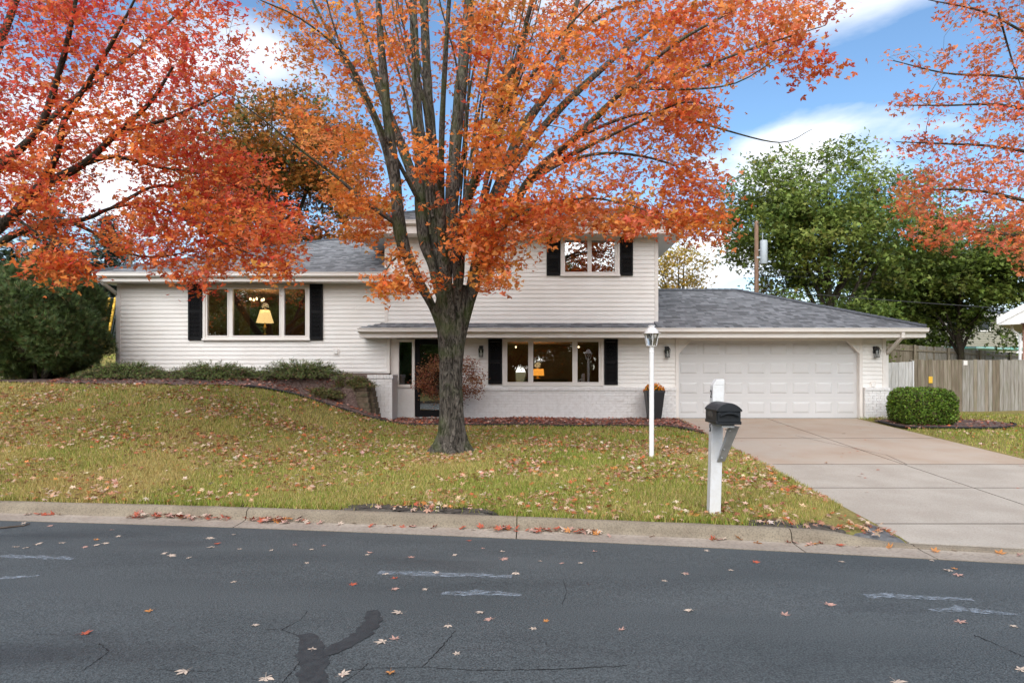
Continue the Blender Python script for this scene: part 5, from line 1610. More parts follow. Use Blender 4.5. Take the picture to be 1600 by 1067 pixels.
# ------------------------------------------------------------------ shrubs
def bush(name, c, rx, ry, rz, label, cat, cols, wts, seed, n, size, tmpl, m, z0=.0, core=True, power=2.0, lump=.12, stems=6, up=.5, hullmat=None, group=None):
    """c: base point. A dense shrub: leaves through an uneven shell round an added dark hull"""
    r = np.random.default_rng(seed); c = np.array(c, float)
    t = empty(name, tuple(c)); tag(t, label, cat, group)
    d = r.normal(size=(n,3)); d /= np.linalg.norm(d, axis=1, keepdims=True)
    pw = (np.abs(d)**power).sum(1)**(-1/power)
    lum = 1+lump*fbm(d[:,0]*3+c[0], d[:,2]*3+d[:,1]*2, seed, 1.3, 3)
    rr = pw*lum*r.uniform(.55,1.0,n)**.35
    P = c+np.array([0,0,z0+rz])+d*rr[:,None]*np.array([rx,ry,rz])
    k = P[:,2] > c[2]+.03; P, d = P[k], d[k]
    V, F, nv = scatter(P, d*.6+r.normal(size=P.shape)*.8, r.uniform(size[0],size[1],len(P)), tmpl, r, spin=d+np.array([0,0,up]))
    C = palette(len(P), cols, wts, r, .22)
    np_obj('foliage', V, F, m, t, col=np.repeat(C, nv, 0), kind='stuff')
    T = Tubes(6)
    for i in range(stems):
        a = r.uniform(0, 2*math.pi); u = r.uniform(.3,.75)
        e = c+np.array([math.cos(a)*rx*u, math.sin(a)*ry*u, z0+rz*r.uniform(.7,1.3)])
        b = c+np.array([math.cos(a)*rx*.10, math.sin(a)*ry*.10, -.06])
        q = smoothline(np.array([b, (b+e)/2+[0,0,-.08*rz], e]), .2); T.add(q, np.linspace(.012+.02*rx, .008, len(q)))
    T.build('stem', M['barkdark'], t)
    if core:  # closed dark hull, added inside the leaves to block light
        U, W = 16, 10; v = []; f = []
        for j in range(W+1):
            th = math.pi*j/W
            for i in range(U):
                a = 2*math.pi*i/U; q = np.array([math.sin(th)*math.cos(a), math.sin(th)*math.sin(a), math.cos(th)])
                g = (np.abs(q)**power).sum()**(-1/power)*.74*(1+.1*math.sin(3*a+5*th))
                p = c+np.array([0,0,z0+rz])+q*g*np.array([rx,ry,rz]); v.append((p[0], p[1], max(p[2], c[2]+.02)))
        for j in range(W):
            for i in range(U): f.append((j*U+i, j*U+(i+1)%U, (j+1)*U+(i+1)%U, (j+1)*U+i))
        MB().add(v, f).build('dark_hull', hullmat or M['darkhull'], t, smooth=True)
    return t
M['darkhull'] = mat('dark_hull', (0.022,0.020,0.012), 1.0, (0.035,0.028,0.018), 20, bump=1.0, bscale=25)
YEW = [(.075,.12,.036),(.115,.17,.05),(.05,.08,.026),(.17,.13,.055)]
ebush = bush('evergreen_bush', (wx(62,15.9),15.9,ground_z(wx(62,15.9),15.9)), 1.47,1.4,1.40, 'huge rounded dark evergreen bush at the left corner of the house', 'bush', YEW, [4,3,2,.8], 81, 52000, (.07,.19), NEED2, M['needle'], z0=.02, power=2.3, lump=.2, stems=14, up=.9)
def juniper(c, rx, ry, h, label, seed, cols=None, name='juniper_shrub', group='junipers along the left wing', nspr=360):
    """feathery sprays arching out from the middle"""
    r = np.random.default_rng(seed); c = np.array(c, float)
    t = empty(name, tuple(c)); tag(t, label, 'shrub', group)
    T = Tubes(4); P, D = [], []
    for k in range(nspr):
        a = r.uniform(0, 2*math.pi); rr = r.uniform(.2,1.15)**.8; e = np.array([math.cos(a)*rx*rr, math.sin(a)*ry*rr, h*(1.08-.75*rr**2.2)*r.uniform(.55,1.18)])
        b = np.array([math.cos(a)*rx*rr*.35, math.sin(a)*ry*rr*.35, .02])
        m_ = b+(e-b)*.5+np.array([0,0,.25*h*r.uniform(0,1)])
        q = smoothline(c+np.array([b, m_, e]), .08); T.add(q, np.linspace(.008,.002,len(q)))
        n = 42; u = r.uniform(.25,1.02,n)*(len(q)-1); i = np.clip(u.astype(int),0,len(q)-2); f_ = (u-i)[:,None]
        P.append(q[i]*(1-f_)+q[i+1]*f_+r.normal(size=(n,3))*.022); dd = q[-1]-q[0]; dd /= np.linalg.norm(dd); D.append(np.tile(dd,(n,1)))
    T.build('stem', M['twig'], t, kind='stuff')
    P = np.concatenate(P); D = np.concatenate(D); k = P[:,2] > c[2]-.02; P, D = P[k], D[k]
    V, F, nv = scatter(P, np.array([0,-.3,.8])+r.normal(size=P.shape)*.7, r.uniform(.035,.085,len(P)), NEED1, r, spin=D*1.2)
    np_obj('foliage', V, F, M['needle'], t, col=np.repeat(palette(len(P), cols or JUN, [3,3,1.4,1,.8], r, .25), nv, 0), kind='stuff')
JUN = [(.11,.16,.04),(.15,.19,.05),(.07,.10,.03),(.20,.15,.07),(.18,.105,.065)]
for px, wpx, hpx, yb, lab in ((195,66,31,597,'low spreading juniper between the evergreen bush and the wall corner'),(338,72,30,598,'low spreading juniper under the picture window'),(470,68,33,598,'low spreading juniper nearest the retaining blocks')):
    Yj = 15.8 if px < 400 else 16.25; x = wx(px, Yj)
    juniper((x, Yj, ground_z(x, Yj)), wpx/FPX*Yj*1.12, .75, hpx/FPX*Yj*.82, lab, int(px))
GCV = [(.11,.13,.04),(.16,.17,.05),(.08,.09,.03),(.24,.14,.06),(.28,.12,.07)]
juniper((wx(500,15.75),15.75,ground_z(wx(500,15.75),15.75)), .62,.30,.22, 'sprawling leafy ground cover on the slope above the edging', 93, GCV, 'groundcover_shrub', None, 170)
juniper((wx(548,16.2),16.2,1.44), .62,.36,.26, 'creeping shrub spilling over the top of the retaining blocks', 94, GCV, 'groundcover_shrub', None, 200)
hedge0 = bush('clipped_hedge', (wx(1441,15.9),15.9,ground_z(wx(1441,15.9),15.9)), .68,.56,.455, 'clipped bright green rounded hedge beside the garage corner', 'hedge', [(.14,.24,.028),(.09,.16,.022),(.20,.29,.04),(.09,.075,.03)], [3,3,2,1.4], 82, 17000, (.03,.075), LEAF1, M['greenleaf'], z0=-.02, power=3.9, lump=.09, stems=9)
# reddish shrub before the entry door, airy
rb = (wx(702,16.5),16.5,ground_z(wx(702,16.5),16.5))
r = np.random.default_rng(91)
rs = empty('burning_bush', rb); tag(rs, 'airy shrub with reddish brown leaves in front of the black door', 'shrub')
s = Skeleton(91); T = Tubes(6)
for k in range(9):
    a = 2*math.pi*k/9+r.uniform(-.3,.3); e = np.array([rb[0]+.55*math.cos(a)*r.uniform(.5,1), rb[1]+.45*math.sin(a), rb[2]+r.uniform(.8,1.3)])
    q = smoothline(np.array([np.array(rb)-[0,0,.05], np.array([rb[0]+.15*math.cos(a), rb[1]+.12*math.sin(a), rb[2]+.4]), e]), .15); rr = np.linspace(.018,.006,len(q))
    T.add(q, rr); s.addline(q, rr, 2)
T.build('stem', M['twig'], rs)
C = []
while len(C) < 170:
    d = r.normal(size=3); d /= np.linalg.norm(d); p = np.array(rb)+[0,0,1.08]+d*np.array([1.0,.62,.68])*r.uniform(.4,1)**.5
    if p[2] > rb[2]+.25: C.append(p)
TW = Tubes(4); tips = s.join(np.array(C), TW, rk=.005); TW.build('twigs', M['twig'], rs, kind='stuff')
foliage(rs, tips, r, (26,40), .075, (.035,.065), LEAF1, lambda P, r_: np.where((P[:,2] < rb[2]+.55)[:,None] & (r_.uniform(size=(len(P),1)) < .6), palette(len(P), [(.10,.13,.03),(.16,.15,.04)], [1,1], r_), palette(len(P), [(.28,.10,.045),(.36,.14,.05),(.24,.06,.045),(.30,.18,.07),(.16,.05,.03)], [3,2,2,2,1], r_)), M['greenleaf'], along=.6, flat=1)
# ================================================================== THINGS IN THE FRONT YARD
# ---- lamp post
lpY = 11.16; lx = wx(1018, lpY); lz = ground_z(lx, lpY)
lp = empty('lamp_post', (lx, lpY, lz)); tag(lp, 'white lamp post with glass lantern standing on the lawn', 'lamp post')
zb = lambda py: wz(py, lpY)
MB().lathe((lx,lpY,0), [(.042,lz-.1),(.042,zb(552)),(.046,zb(551.5)),(.046,zb(549)),(.041,zb(548.5)),(.041,zb(541))], 28).build('pole', M['lampwhite'], lp)
z0, z1 = zb(541), zb(521.5)
MB().lathe((lx,lpY,0), [(.05,z0-.012),(.085,z0),(.09,z0+.012),(.05,z0+.014)], 6).build('lantern_base', M['lampwhite'], lp)
mb = MB()
for k in range(6):
    a = 2*math.pi*(k+.5)/6
    mb.tube([(lx+.088*math.cos(a),lpY+.088*math.sin(a),z0+.01),(lx+.132*math.cos(a),lpY+.132*math.sin(a),z1)], .0075, 5)
mb.build('frame_bar', M['lampwhite'], lp)
for k in range(6):
    a, b = 2*math.pi*(k+.5)/6, 2*math.pi*(k+1.5)/6
    MB().add([(lx+.084*math.cos(a),lpY+.084*math.sin(a),z0+.012),(lx+.084*math.cos(b),lpY+.084*math.sin(b),z0+.012),(lx+.128*math.cos(b),lpY+.128*math.sin(b),z1),(lx+.128*math.cos(a),lpY+.128*math.sin(a),z1)], [(0,1,2,3)]).build('glass_pane', M['lampglass'], lp)
MB().lathe((lx,lpY,0), [(.12,z1-.004),(.163,z1),(.163,z1+.008),(.122,z1+.014),(.118,z1+.035),(.10,z1+.07),(.072,z1+.10),(.05,z1+.112),(.044,z1+.122),(.06,z1+.128),(.062,z1+.14),(.04,z1+.147),(.01,z1+.15)], 28).build('cap', M['lampwhite'], lp, smooth=True)
mb = MB().tube([(lx,lpY,z0+.01),(lx,lpY,z1-.05)], .008, 6)
for k in range(3):
    a = 2.1*k+.4; mb.tube([(lx,lpY,z1-.06),(lx+.045*math.cos(a),lpY+.045*math.sin(a),z1-.03),(lx+.045*math.cos(a),lpY+.045*math.sin(a),z1-.005)], .008, 6)
mb.build('socket', M['blackmetal'], lp)
for k in range(3):
    a = 2.1*k+.4; MB().lathe((lx+.045*math.cos(a),lpY+.045*math.sin(a),z1-.035), [(.004,-.085),(.016,-.05),(.012,-.01),(.010,.004)], 8).build('bulb', M['white'], lp, smooth=True)

# ---- mailbox
M['plate'] = mat('dull_plate', (0.10,0.09,0.075), 0.6, (0.06,0.055,0.05), 20)
mY = 7.58; mx_ = wx(1117.5, mY); mz = ground_z(mx_, mY)
mbx = empty('mailbox', (mx_, mY, mz)); tag(mbx, 'black plastic mailbox on a white post beside the kerb', 'mailbox')
mzz = lambda py: wz(py, mY)
pw = .066
tz = mzz(592.5)
lean = .028                                                   # the post leans slightly
def px_at(z): return mx_ + lean*(z-mz-.7)
P0, P1, P2 = mz-.15, tz-.075, tz
def sq(z, w_): x = px_at(z); return [(x-w_,mY-w_,z),(x+w_,mY-w_,z),(x+w_,mY+w_,z),(x-w_,mY+w_,z)]
mb = MB().hexa(sq(P0,pw), sq(P1,pw))
top = [(px_at(P2)-pw+.045,mY-pw,P2),(px_at(P2)+pw,mY-pw,P2),(px_at(P2)+pw,mY+pw,P2),(px_at(P2)-pw+.045,mY+pw,P2)]
mb.hexa([(a,b,c+.0004) for a,b,c in sq(P1,pw)], top)
mb.build('post', M['vinylpost'], mbx, bevel=.006)
bY0, bY1 = 7.02, 7.46
bx0 = wx(1119.5, bY0); bx1 = wx(1157.5, bY0)
bz0, bz1 = wz(660, bY0), wz(640.5, bY0)                       # floor, spring line of the arched lid
def arch(y, x0, x1, zb_, zs, hgt, n=10):
    pts = [(x0, y, zb_), (x1, y, zb_)]
    for k in range(n+1):
        t = k/n; a = math.pi*t
        pts.append((x1+(x0-x1)*t, y, zs+hgt*math.sin(a)**.8))
    return pts
def loft(A, B):
    n = len(A); return A+B, [tuple(range(n)), tuple(range(2*n-1, n-1, -1))]+[(i, i+n, (i+1)%n+n, (i+1)%n) for i in range(n)]
body = MB().add(*loft(arch(bY0,bx0,bx1,bz0,bz1,.07), arch(bY1,bx0,bx1,bz0,bz1,.07)))
body.build('box', M['mailblack'], mbx, bevel=.004)
MB().add(*loft(arch(bY0-.03,bx0-.009,bx1+.009,bz1-.015,bz1+.0,.078), arch(bY1+.005,bx0-.009,bx1+.009,bz1-.015,bz1+.0,.078))).build('lid', M['mailblack'], mbx, bevel=.003)
dr = MB().add(*loft(arch(bY0-.018,bx0+.012,bx1-.012,bz0+.006,bz1-.03,.035), arch(bY0+.004,bx0+.012,bx1-.012,bz0+.006,bz1-.03,.035))).build('door', M['mailblack'], mbx, bevel=.004)
n_ = 9; A_, B_ = [], []
for k in range(n_):
    t = k/(n_-1); x = bx0+.03+(bx1-bx0-.06)*t; z = bz1-.055+.03*math.sin(math.pi*t)
    A_.append((x, bY0-.018, z)); B_.append((x, bY0-.055, z-.014))
v = A_+B_+[(a,b,c+.01) for a,b,c in A_]+[(a,b,c+.01) for a,b,c in B_]
f = []
for k in range(n_-1):
    f += [(k,k+n_,k+n_+1,k+1),(k+2*n_,k+1+2*n_,k+1+3*n_,k+3*n_),(k+n_,k+3*n_,k+1+3*n_,k+1+n_)]
MB().add(v, f).build('door_pull', M['mailblack'], dr)
MB().box(bx0+.03,bx1-.03,bY0-.021,bY0-.017,bz0+.055,bz0+.06).build('door_seam', M['blackmetal'], dr)
MB().box(bx0-.006,bx1+.006,bY0-.01,bY1,bz0-.022,bz0+.012).build('base_rim', M['mailblack'], mbx, bevel=.004)
fl = MB().box(bx0-.004,bx0,bY0+.14,bY0+.34,bz0+.05,bz0+.11).build('name_plate', M['plate'], mbx)
# arm, brace and plate
MB().box(bx0+.07,bx1-.06,bY0+.03,mY-pw,bz0-.06,bz0-.02).build('arm', M['mailgrey'], mbx)
xa = px_at(1.0)
zbr0, zbr1 = wz(721, mY-.1), bz0-.055
MB().hexa([(xa-.005,mY-pw-.02,zbr0),(xa+.085,mY-pw-.02,zbr0),(xa+.085,mY-pw+.0,zbr0),(xa-.005,mY-pw+.0,zbr0)],
          [(xa+.045,bY0+.10,zbr1),(xa+.135,bY0+.10,zbr1),(xa+.135,bY0+.22,zbr1),(xa+.045,bY0+.22,zbr1)]).build('brace', M['mailgrey'], mbx)
mb = MB()
for z in (zbr0+.05, zbr0+.16, bz0-.10): mb.tube([(xa+.03,mY-pw-.045-(z-zbr0)*.9,z),(xa+.03,mY-pw-.0-(z-zbr0)*.6,z)], .008, 6)
mb.build('screw', M['mailgrey'], mbx)
def numeral(ch, x, y, z, size, parent):
    cu = bpy.data.curves.new('numeral', 'FONT'); cu.body = ch; cu.size = size; cu.extrude = .003; cu.align_x = 'CENTER'
    to = bpy.data.objects.new('tmp', cu); COL.objects.link(to)
    bpy.context.view_layer.update()
    me = bpy.data.meshes.new_from_object(to.evaluated_get(bpy.context.evaluated_depsgraph_get()))
    bpy.data.objects.remove(to)
    me.transform(Matrix.Translation((x, y, z)) @ Matrix.Rotation(R(-90), 4, 'Z') @ Matrix.Rotation(R(90), 4, 'X'))
    me.materials.clear(); me.materials.append(M['blackmetal'])
    o = bpy.data.objects.new('numeral', me); link(o, parent)
for ch, py in (('2', 621), ('5', 674)):
    z = mzz(py); numeral(ch, px_at(z)-pw-.003, mY, z, .13, mbx)

# ---- planter with orange mums
pY = 16.75
c = Vector((wx(1022,pY), pY, 0)); zg = wz(656, pY); zt_ = wz(609, pY)
pt = empty('planter', (c.x, c.y, zg)); tag(pt, 'tall tapered black planter beside the garage door', 'planter')
def sqr(z, w_): return [(c.x-w_,pY-w_,z),(c.x+w_,pY-w_,z),(c.x+w_,pY+w_,z),(c.x-w_,pY+w_,z)]
MB().hexa(sqr(zg-.05,.15), sqr(zt_-.06,.235)).build('pot', M['pot'], pt, bevel=.008)
mb = MB(); w_, i_ = .243, .215
mb.box(c.x-w_,c.x+w_,pY-w_,pY-i_,zt_-.075,zt_-.01); mb.box(c.x-w_,c.x+w_,pY+i_,pY+w_,zt_-.075,zt_-.01)
mb.box(c.x-w_,c.x-i_,pY-i_,pY+i_,zt_-.075,zt_-.01); mb.box(c.x+i_,c.x+w_,pY-i_,pY+i_,zt_-.075,zt_-.01)
mb.build('rim', M['pot'], pt)
MB().box(c.x-i_,c.x+i_,pY-i_,pY+i_,zt_-.07,zt_-.04).build('soil', M['mulch'], pt)
r = np.random.default_rng(5)
fl = empty('mum_plant', (c.x, pY, zt_-.04)); tag(fl, 'mound of orange chrysanthemums in the black planter', 'flowers')
n = 1500; d = r.normal(size=(n,3)); d[:,2] = np.abs(d[:,2]); d /= np.linalg.norm(d, axis=1, keepdims=True)
P = np.array([c.x, pY, zt_-.05])+d*np.array([.25,.25,.20])*r.uniform(.35,.9,(n,1))
V, F, nv = scatter(P, d+r.normal(size=d.shape)*.7, r.uniform(.025,.05,n), LEAF1, r)
np_obj('foliage', V, F, M['greenleaf'], fl, col=np.repeat(palette(n,[(.05,.09,.02),(.08,.12,.03)],[1,1],r), nv, 0), kind='stuff')
n = 150; d = r.normal(size=(n,3)); d[:,2] = np.abs(d[:,2])*.9; d /= np.linalg.norm(d, axis=1, keepdims=True)
Pc = np.array([c.x, pY, zt_-.03])+d*np.array([.27,.27,.20])*r.uniform(.88,1.05,(n,1))
k = 14; ang = r.uniform(0, 2*math.pi, (n,k)); PP_ = np.repeat(Pc, k, 0); dd = np.repeat(d, k, 0)
sp = r.normal(size=(n*k,3))
V, F, nv = scatter(PP_+r.normal(size=PP_.shape)*.004, dd+r.normal(size=dd.shape)*.5, r.uniform(.022,.034,n*k), LEAF1, r)
np_obj('blossoms', V, F, M['petal'], fl, col=np.repeat(palette(n*k,[(.85,.28,.015),(.88,.40,.03),(.70,.18,.01)],[3,2,1],r), nv, 0), kind='stuff')

# ---- retaining wall of split stone blocks
rw = empty('retaining_wall', (-4.3, 15.95, .7)); tag(rw, 'low retaining wall of rough brown blocks beside the white brick wing wall', 'retaining wall')
def block(x, y, z, w_, d_, h_, rot):
    mb = MB(); r_ = random.Random(int((x*91+y*57+z*131)*100))
    v = []
    for zz in (0, h_):
        for (a, b) in ((-w_/2,-d_/2),(w_/2,-d_/2),(w_/2,d_/2),(-w_/2,d_/2)):
            a += r_.uniform(-.008,.008); b += r_.uniform(-.012,.012)
            v.append((x+a*math.cos(rot)-b*math.sin(rot), y+a*math.sin(rot)+b*math.cos(rot), z+zz-.003+r_.uniform(-.003,.003)))
    mb.hexa(v[:4], v[4:]).build('block', M['stone'], rw, bevel=.012)
bh = .142
for i in range(7):
    z = .50+i*bh
    back = .022*i
    # front face towards the lawn: lower courses are longer at the right, upper ones step back to the left
    x1_ = -3.93-.030*i; nfr = 3 if i in (2,3,4) else 2
    if i >= 1:
        for k in range(nfr):
            x = x1_-.14-.285*k
            if z+bh > ground_z(x, 15.7)-.02: block(x, 15.93+back, z, .28, .22, bh-.004, 0)
    for k in range(4):
        block(x1_-.02, 16.18+back+.245*k-.02, z, .20, .24, bh-.004, 0)

# ---- board fences
def fence(pts, hgt, board, m, label, name='board_fence', cap=False, rails=True, railside=-1, tops=None, posts=True, group=None):
    """pts: list of (x,y); boards stand side by side"""
    a0 = Vector((*pts[0], 0)); b0 = Vector((*pts[1], 0)); L = (b0-a0).length; t = (b0-a0).normalized(); n_ = Vector((-t.y, t.x, 0))*railside
    fo = empty(name, (a0.x, a0.y, ground_z(a0.x, a0.y))); tag(fo, label, 'fence', group)
    n = int(L/board)
    ms = m if isinstance(m, tuple) else (m,); m = ms[0]
    hh = lambda k: (hgt if not callable(hgt) else hgt(k))
    for i in range(n):
        p = a0+t*(i+.5)*board; zg = ground_z(p.x, p.y)-.04; w_ = board*.5-.004
        zt = hh((i+.5)/n)+random.uniform(-.015,.015)
        q = n_*random.uniform(-.004,.004)
        c_ = [p-t*w_+q, p+t*w_+q]
        th = Vector(n_)*.02
        lo = [c_[0].copy(), c_[1].copy(), c_[1]+th, c_[0]+th]
        MB().hexa([(v.x,v.y,zg) for v in lo], [(v.x,v.y,zt) for v in lo]).build('board', random.choice(ms[:2] if (i/n < .22 or random.random() < .15) else ms[2:]) if len(ms) > 2 else ms[0], fo)
    if rails:
        for fz in (.22, .88):
            p, q = a0-n_*.005, b0-n_*.005
            zp, zq = ground_z(p.x,p.y), ground_z(q.x,q.y)
            za = zp+(hh(0)-zp)*fz; zb2 = zq+(hh(1)-zq)*fz
            o_ = -n_*.045
            MB().hexa([(p.x,p.y,za-.045),(q.x,q.y,zb2-.045),(q.x+o_.x,q.y+o_.y,zb2-.045),(p.x+o_.x,p.y+o_.y,za-.045)],
                      [(p.x,p.y,za+.045),(q.x,q.y,zb2+.045),(q.x+o_.x,q.y+o_.y,zb2+.045),(p.x+o_.x,p.y+o_.y,za+.045)]).build('rail', m, fo)
    if posts:
        k = max(1, int(L/2.4))
        for i in range(k+1):
            p = a0.lerp(b0, i/k)-n_*.10; zg = ground_z(p.x, p.y)-.1
            MB().box(p.x-.05,p.x+.05,p.y-.05,p.y+.05,zg,hh(i/k)+.01).build('post', m, fo)
    return fo
fY = 20.2
fence([(wx(1427,fY),fY),(wx(1600,fY)+3.0,fY+.0)], lambda k: wz(562, fY)+.0*k, .118, (M['fence_old'], M['fence_old2'], M['fence_mid'], M['fence_mid'], M['fence_mid'], M['fence_old']), 'weathered brown and grey board fence behind the clipped hedge', railside=-1)
fg = fence([(XG1+.03,fY-.3),(wx(1427.5,fY-.3),fY-.3)], lambda k: wz(568.5-3.5*k, fY-.3), .105, M['fence_grey'], 'short silver grey board gate between garage and brown fence', name='fence_gate', railside=-1, posts=False)
MB().box(wx(1427,fY-.35)-.02,wx(1427,fY-.35)+.02,fY-.36,fY-.31,ground_z(10,20),wz(564,fY-.35)).build('edge_post', M['vinylpost'], fg)
fa, fb = (wx(1370,31),31.0), (wx(1620,36),36.0)
fence([fa, fb], lambda k: wz(535,31)+(wz(554,36)-wz(535,31))*k, .135, (M['fence_old'], M['fence_old2'], M['fence_mid']), 'far board fence with rails and posts showing, below the green trees', railside=1)
for px, col_, lab in ((1453.5,M['yellow'],'small yellow tag fixed to the fence boards'),):
    p = at(px, 593, fY-.012)
    o = MB().box(p.x-.06,p.x+.06,fY-.035,fY-.02,p.z-.11,p.z+.10).build('utility_tag', col_); tag(o, lab, 'tag')
p = at(1508, 567, fY-.012)
o = MB().box(p.x-.06,p.x+.06,fY-.035,fY-.02,p.z-.07,p.z+.07).build('notice_card', M['trim']); tag(o, 'small pale card fixed near the top of the board fence', 'card')
# teal canopy edge behind the far fence
p0, p1 = at(1508,541,40), at(1606,546,40)
tc_ = empty('pool_canopy', (p0.x, 40, ground_z(p0.x, 40))); tag(tc_, 'pale teal flat canopy seen over the far fence', 'canopy')
MB().hexa([(p0.x,39,p0.z-.16),(p1.x,39,p0.z-.30),(p1.x,42,p0.z-.25),(p0.x,42,p0.z-.10)], [(p0.x,39,p0.z-.05),(p1.x,39,p0.z-.13),(p1.x,42,p0.z+.02),(p0.x,42,p0.z+.06)]).build('canopy_top', M['teal'], tc_)
for x in (p0.x+.1, p1.x-.1):
    for y in (39.1, 41.9): MB().box(x-.04,x+.04,y-.04,y+.04,ground_z(x,y)-.1,p0.z-.14).build('leg', M['galv'], tc_)

# ---- utility poles and wires
def pole(px, py_top, Y, label, transformer=False):
    x = wx(px, Y); zg = ground_z(x, Y); zt = wz(py_top, Y)
    o = empty('utility_pole', (x, Y, zg)); tag(o, label, 'utility pole')
    MB().lathe((x,Y,0), [(.12,zg-.2),(.085,zt-.05),(.075,zt)], 12).build('post', M['polewood'], o, smooth=True)
    if transformer:
        tx = x+.30; z0 = wz(413, Y); z1 = wz(376, Y)
        q = MB().lathe((tx,Y-.05,0), [(.15,z0),(.16,z0+.02),(.16,z1-.04),(.14,z1),(.05,z1+.02)], 18).build('transformer', M['galv'], o, smooth=True)
        MB().tube([(tx-.05,Y-.05,z1),(tx-.05,Y-.05,z1+.35)], .022, 6).build('bushing', M['galv'], q)
        MB().box(x-.02,tx,Y-.09,Y-.03,z0+.25,z0+.32).build('bracket', M['galv'], q)
        MB().tube([(x,Y-.1,zt-.1),(x+.2,Y-.12,zt-.35),(tx-.05,Y-.05,z1+.35)], .012, 5).build('lead', M['wire'], q)
    return o
pole(1182,346,28,'wooden utility pole with grey transformer behind the garage roof',True)
pole(204,366,33,'dark wooden utility pole behind the left wing roof')
def wire(a, b, sag, label, rad=.011):
    a, b = Vector(a), Vector(b); pts = []
    for k in range(15):
        t = k/14; p = a.lerp(b, t); p.z -= sag*4*t*(1-t); pts.append(p)
    o = MB().tube(pts, rad, 4).build('overhead_wire', M['wire']); tag(o, label, 'wire', 'overhead wires')
wire(at(1183,430,28), at(1640,446,36), .0, 'overhead wire running from the utility pole above the far fence')
wire(at(1183,452,28), at(1640,486,24), .05, 'overhead cable running from the utility pole towards the brick neighbour', .014)
wire(at(1183,422,28), at(1640,432,38), .1, 'overhead wire running from the utility pole above the far fence')
wire(at(204,370,33), at(166,560,30), 0, 'steel guy wire slanting down from the left pole', .01)
wire(at(204,372,33), at(172,556,30), 0, 'steel guy wire slanting down from the left pole', .01)
for (xa_, ya_), (xb_, yb_) in (((171,465),(163.5,508)),((180.5,465),(170,520))):
    a, b = at(xa_,ya_,30.2), at(xb_,yb_,30); b2 = Vector((b.x-(a.x-b.x)*.9, 30, ground_z(b.x, 30)-.05))
    o = MB().tube([a, b, b2], .055, 8).build('guy_guard', M['yellow']); tag(o, 'yellow plastic guard on a guy wire beside the left wing', 'guy guard', 'yellow guy wire guards')

# ---- house far behind the trees
nY = 44.0
nh = empty('neighbour_house', (wx(1520,nY), nY, ground_z(wx(1520,nY), nY))); tag(nh, 'olive beige sided house seen through the trees behind the far fence', 'house')
xa_, xb_ = wx(1405,nY), wx(1589,nY); zl, zh = ground_z(xb_,nY)-.2, wz(493,nY)
wll = MB().box(xa_,xb_,nY,nY+8,zl,zh).build('wall', M['tan_siding'], nh)
k = int((zh-zl)/.16)
for i in range(k):
    za = zl+i*.16; MB().add([(xa_,nY-.001,za+.155),(xb_,nY-.001,za+.155),(xb_,nY-.03,za),(xa_,nY-.03,za),(xb_,nY-.001,za),(xa_,nY-.001,za)], [(3,2,1,0),(5,4,2,3)]).build('siding_plank', M['tan_siding'], wll)
for a, b in ((1479,1497),(1528,1545)):
    w_ = MB().box(wx(a,nY)-.1,wx(b,nY)+.1,nY-.06,nY+.05,wz(516,nY)-.1,wz(499,nY)+.1).build('window', M['trim'], nh)
    MB().box(wx(a,nY),wx(b,nY),nY-.08,nY-.061,wz(516,nY),wz(499,nY)).build('pane', M['darkwin'], w_)
MB().box(xb_-.12,xb_+.02,nY-.06,nY-.0,zl,zh).build('corner_trim', M['trim'], nh)
rf_ = MB().add([(xa_-.5,nY-.6,zh),(xb_+.6,nY-.6,zh),(xb_+.6,nY+8.6,zh),(xa_-.5,nY+8.6,zh),(xa_+2,nY+4,zh+1.5),(xb_-3.0,nY+4,zh+1.5)], [(0,1,5,4),(2,3,4,5),(1,2,5),(3,0,4),(3,2,1,0)]).build('roof', M['deck'], nh)
MB().box(xa_-.5,xb_+.6,nY-.63,nY-.61,zh-.12,zh+.05).build('fascia', M['gutter'], rf_)

# ---- brick neighbour at the right edge: a gable with white soffit
bY = 21.5
bh_ = empty('brick_house', (wx(1597,bY), bY, ground_z(wx(1597,bY), bY))); tag(bh_, 'brick neighbour with white gable eave next to the board fence', 'house')
x0b = wx(1597.5,bY); zeb = wz(489,bY); zgb = ground_z(x0b,bY)-.2
slope = (488-455)/(1600-1565.0)*.62
wb = MB().add([(x0b,bY,zgb),(x0b+8,bY,zgb),(x0b+8,bY,zeb),(x0b+4,bY,zeb+4*slope),(x0b,bY,zeb),(x0b,bY+11,zgb),(x0b+8,bY+11,zgb),(x0b+8,bY+11,zeb),(x0b+4,bY+11,zeb+4*slope),(x0b,bY+11,zeb)],
              [(0,1,2,3,4),(9,8,7,6,5),(0,4,9,5),(1,6,7,2)]).build('wall', M['nbrick'], bh_)
bricks_mb = MB()
for i in range(int((zeb-zgb)/.076)):
    for k in range(8): bricks_mb.box(x0b+.002+k*.212-(.106 if i%2 else 0)*(k>0)+.004, x0b+(k+1)*.212-(.106 if i%2 else 0), bY-.012, bY+.01, zgb+i*.076+.005, zgb+(i+1)*.076-.005)
o = bricks_mb.build('brick_face', M['nbrick'], wb); o['kind'] = 'stuff'
ov = .62
mb = MB()
xr = x0b-ov; zr0 = zeb-ov*slope+.12
mb.hexa([(xr,bY-.55,zr0),(x0b+4,bY-.55,zeb+4*slope+.12),(x0b+4,bY+11.5,zeb+4*slope+.12),(xr,bY+11.5,zr0)],
        [(xr,bY-.55,zr0+.08),(x0b+4,bY-.55,zeb+4*slope+.20),(x0b+4,bY+11.5,zeb+4*slope+.20),(xr,bY+11.5,zr0+.08)])
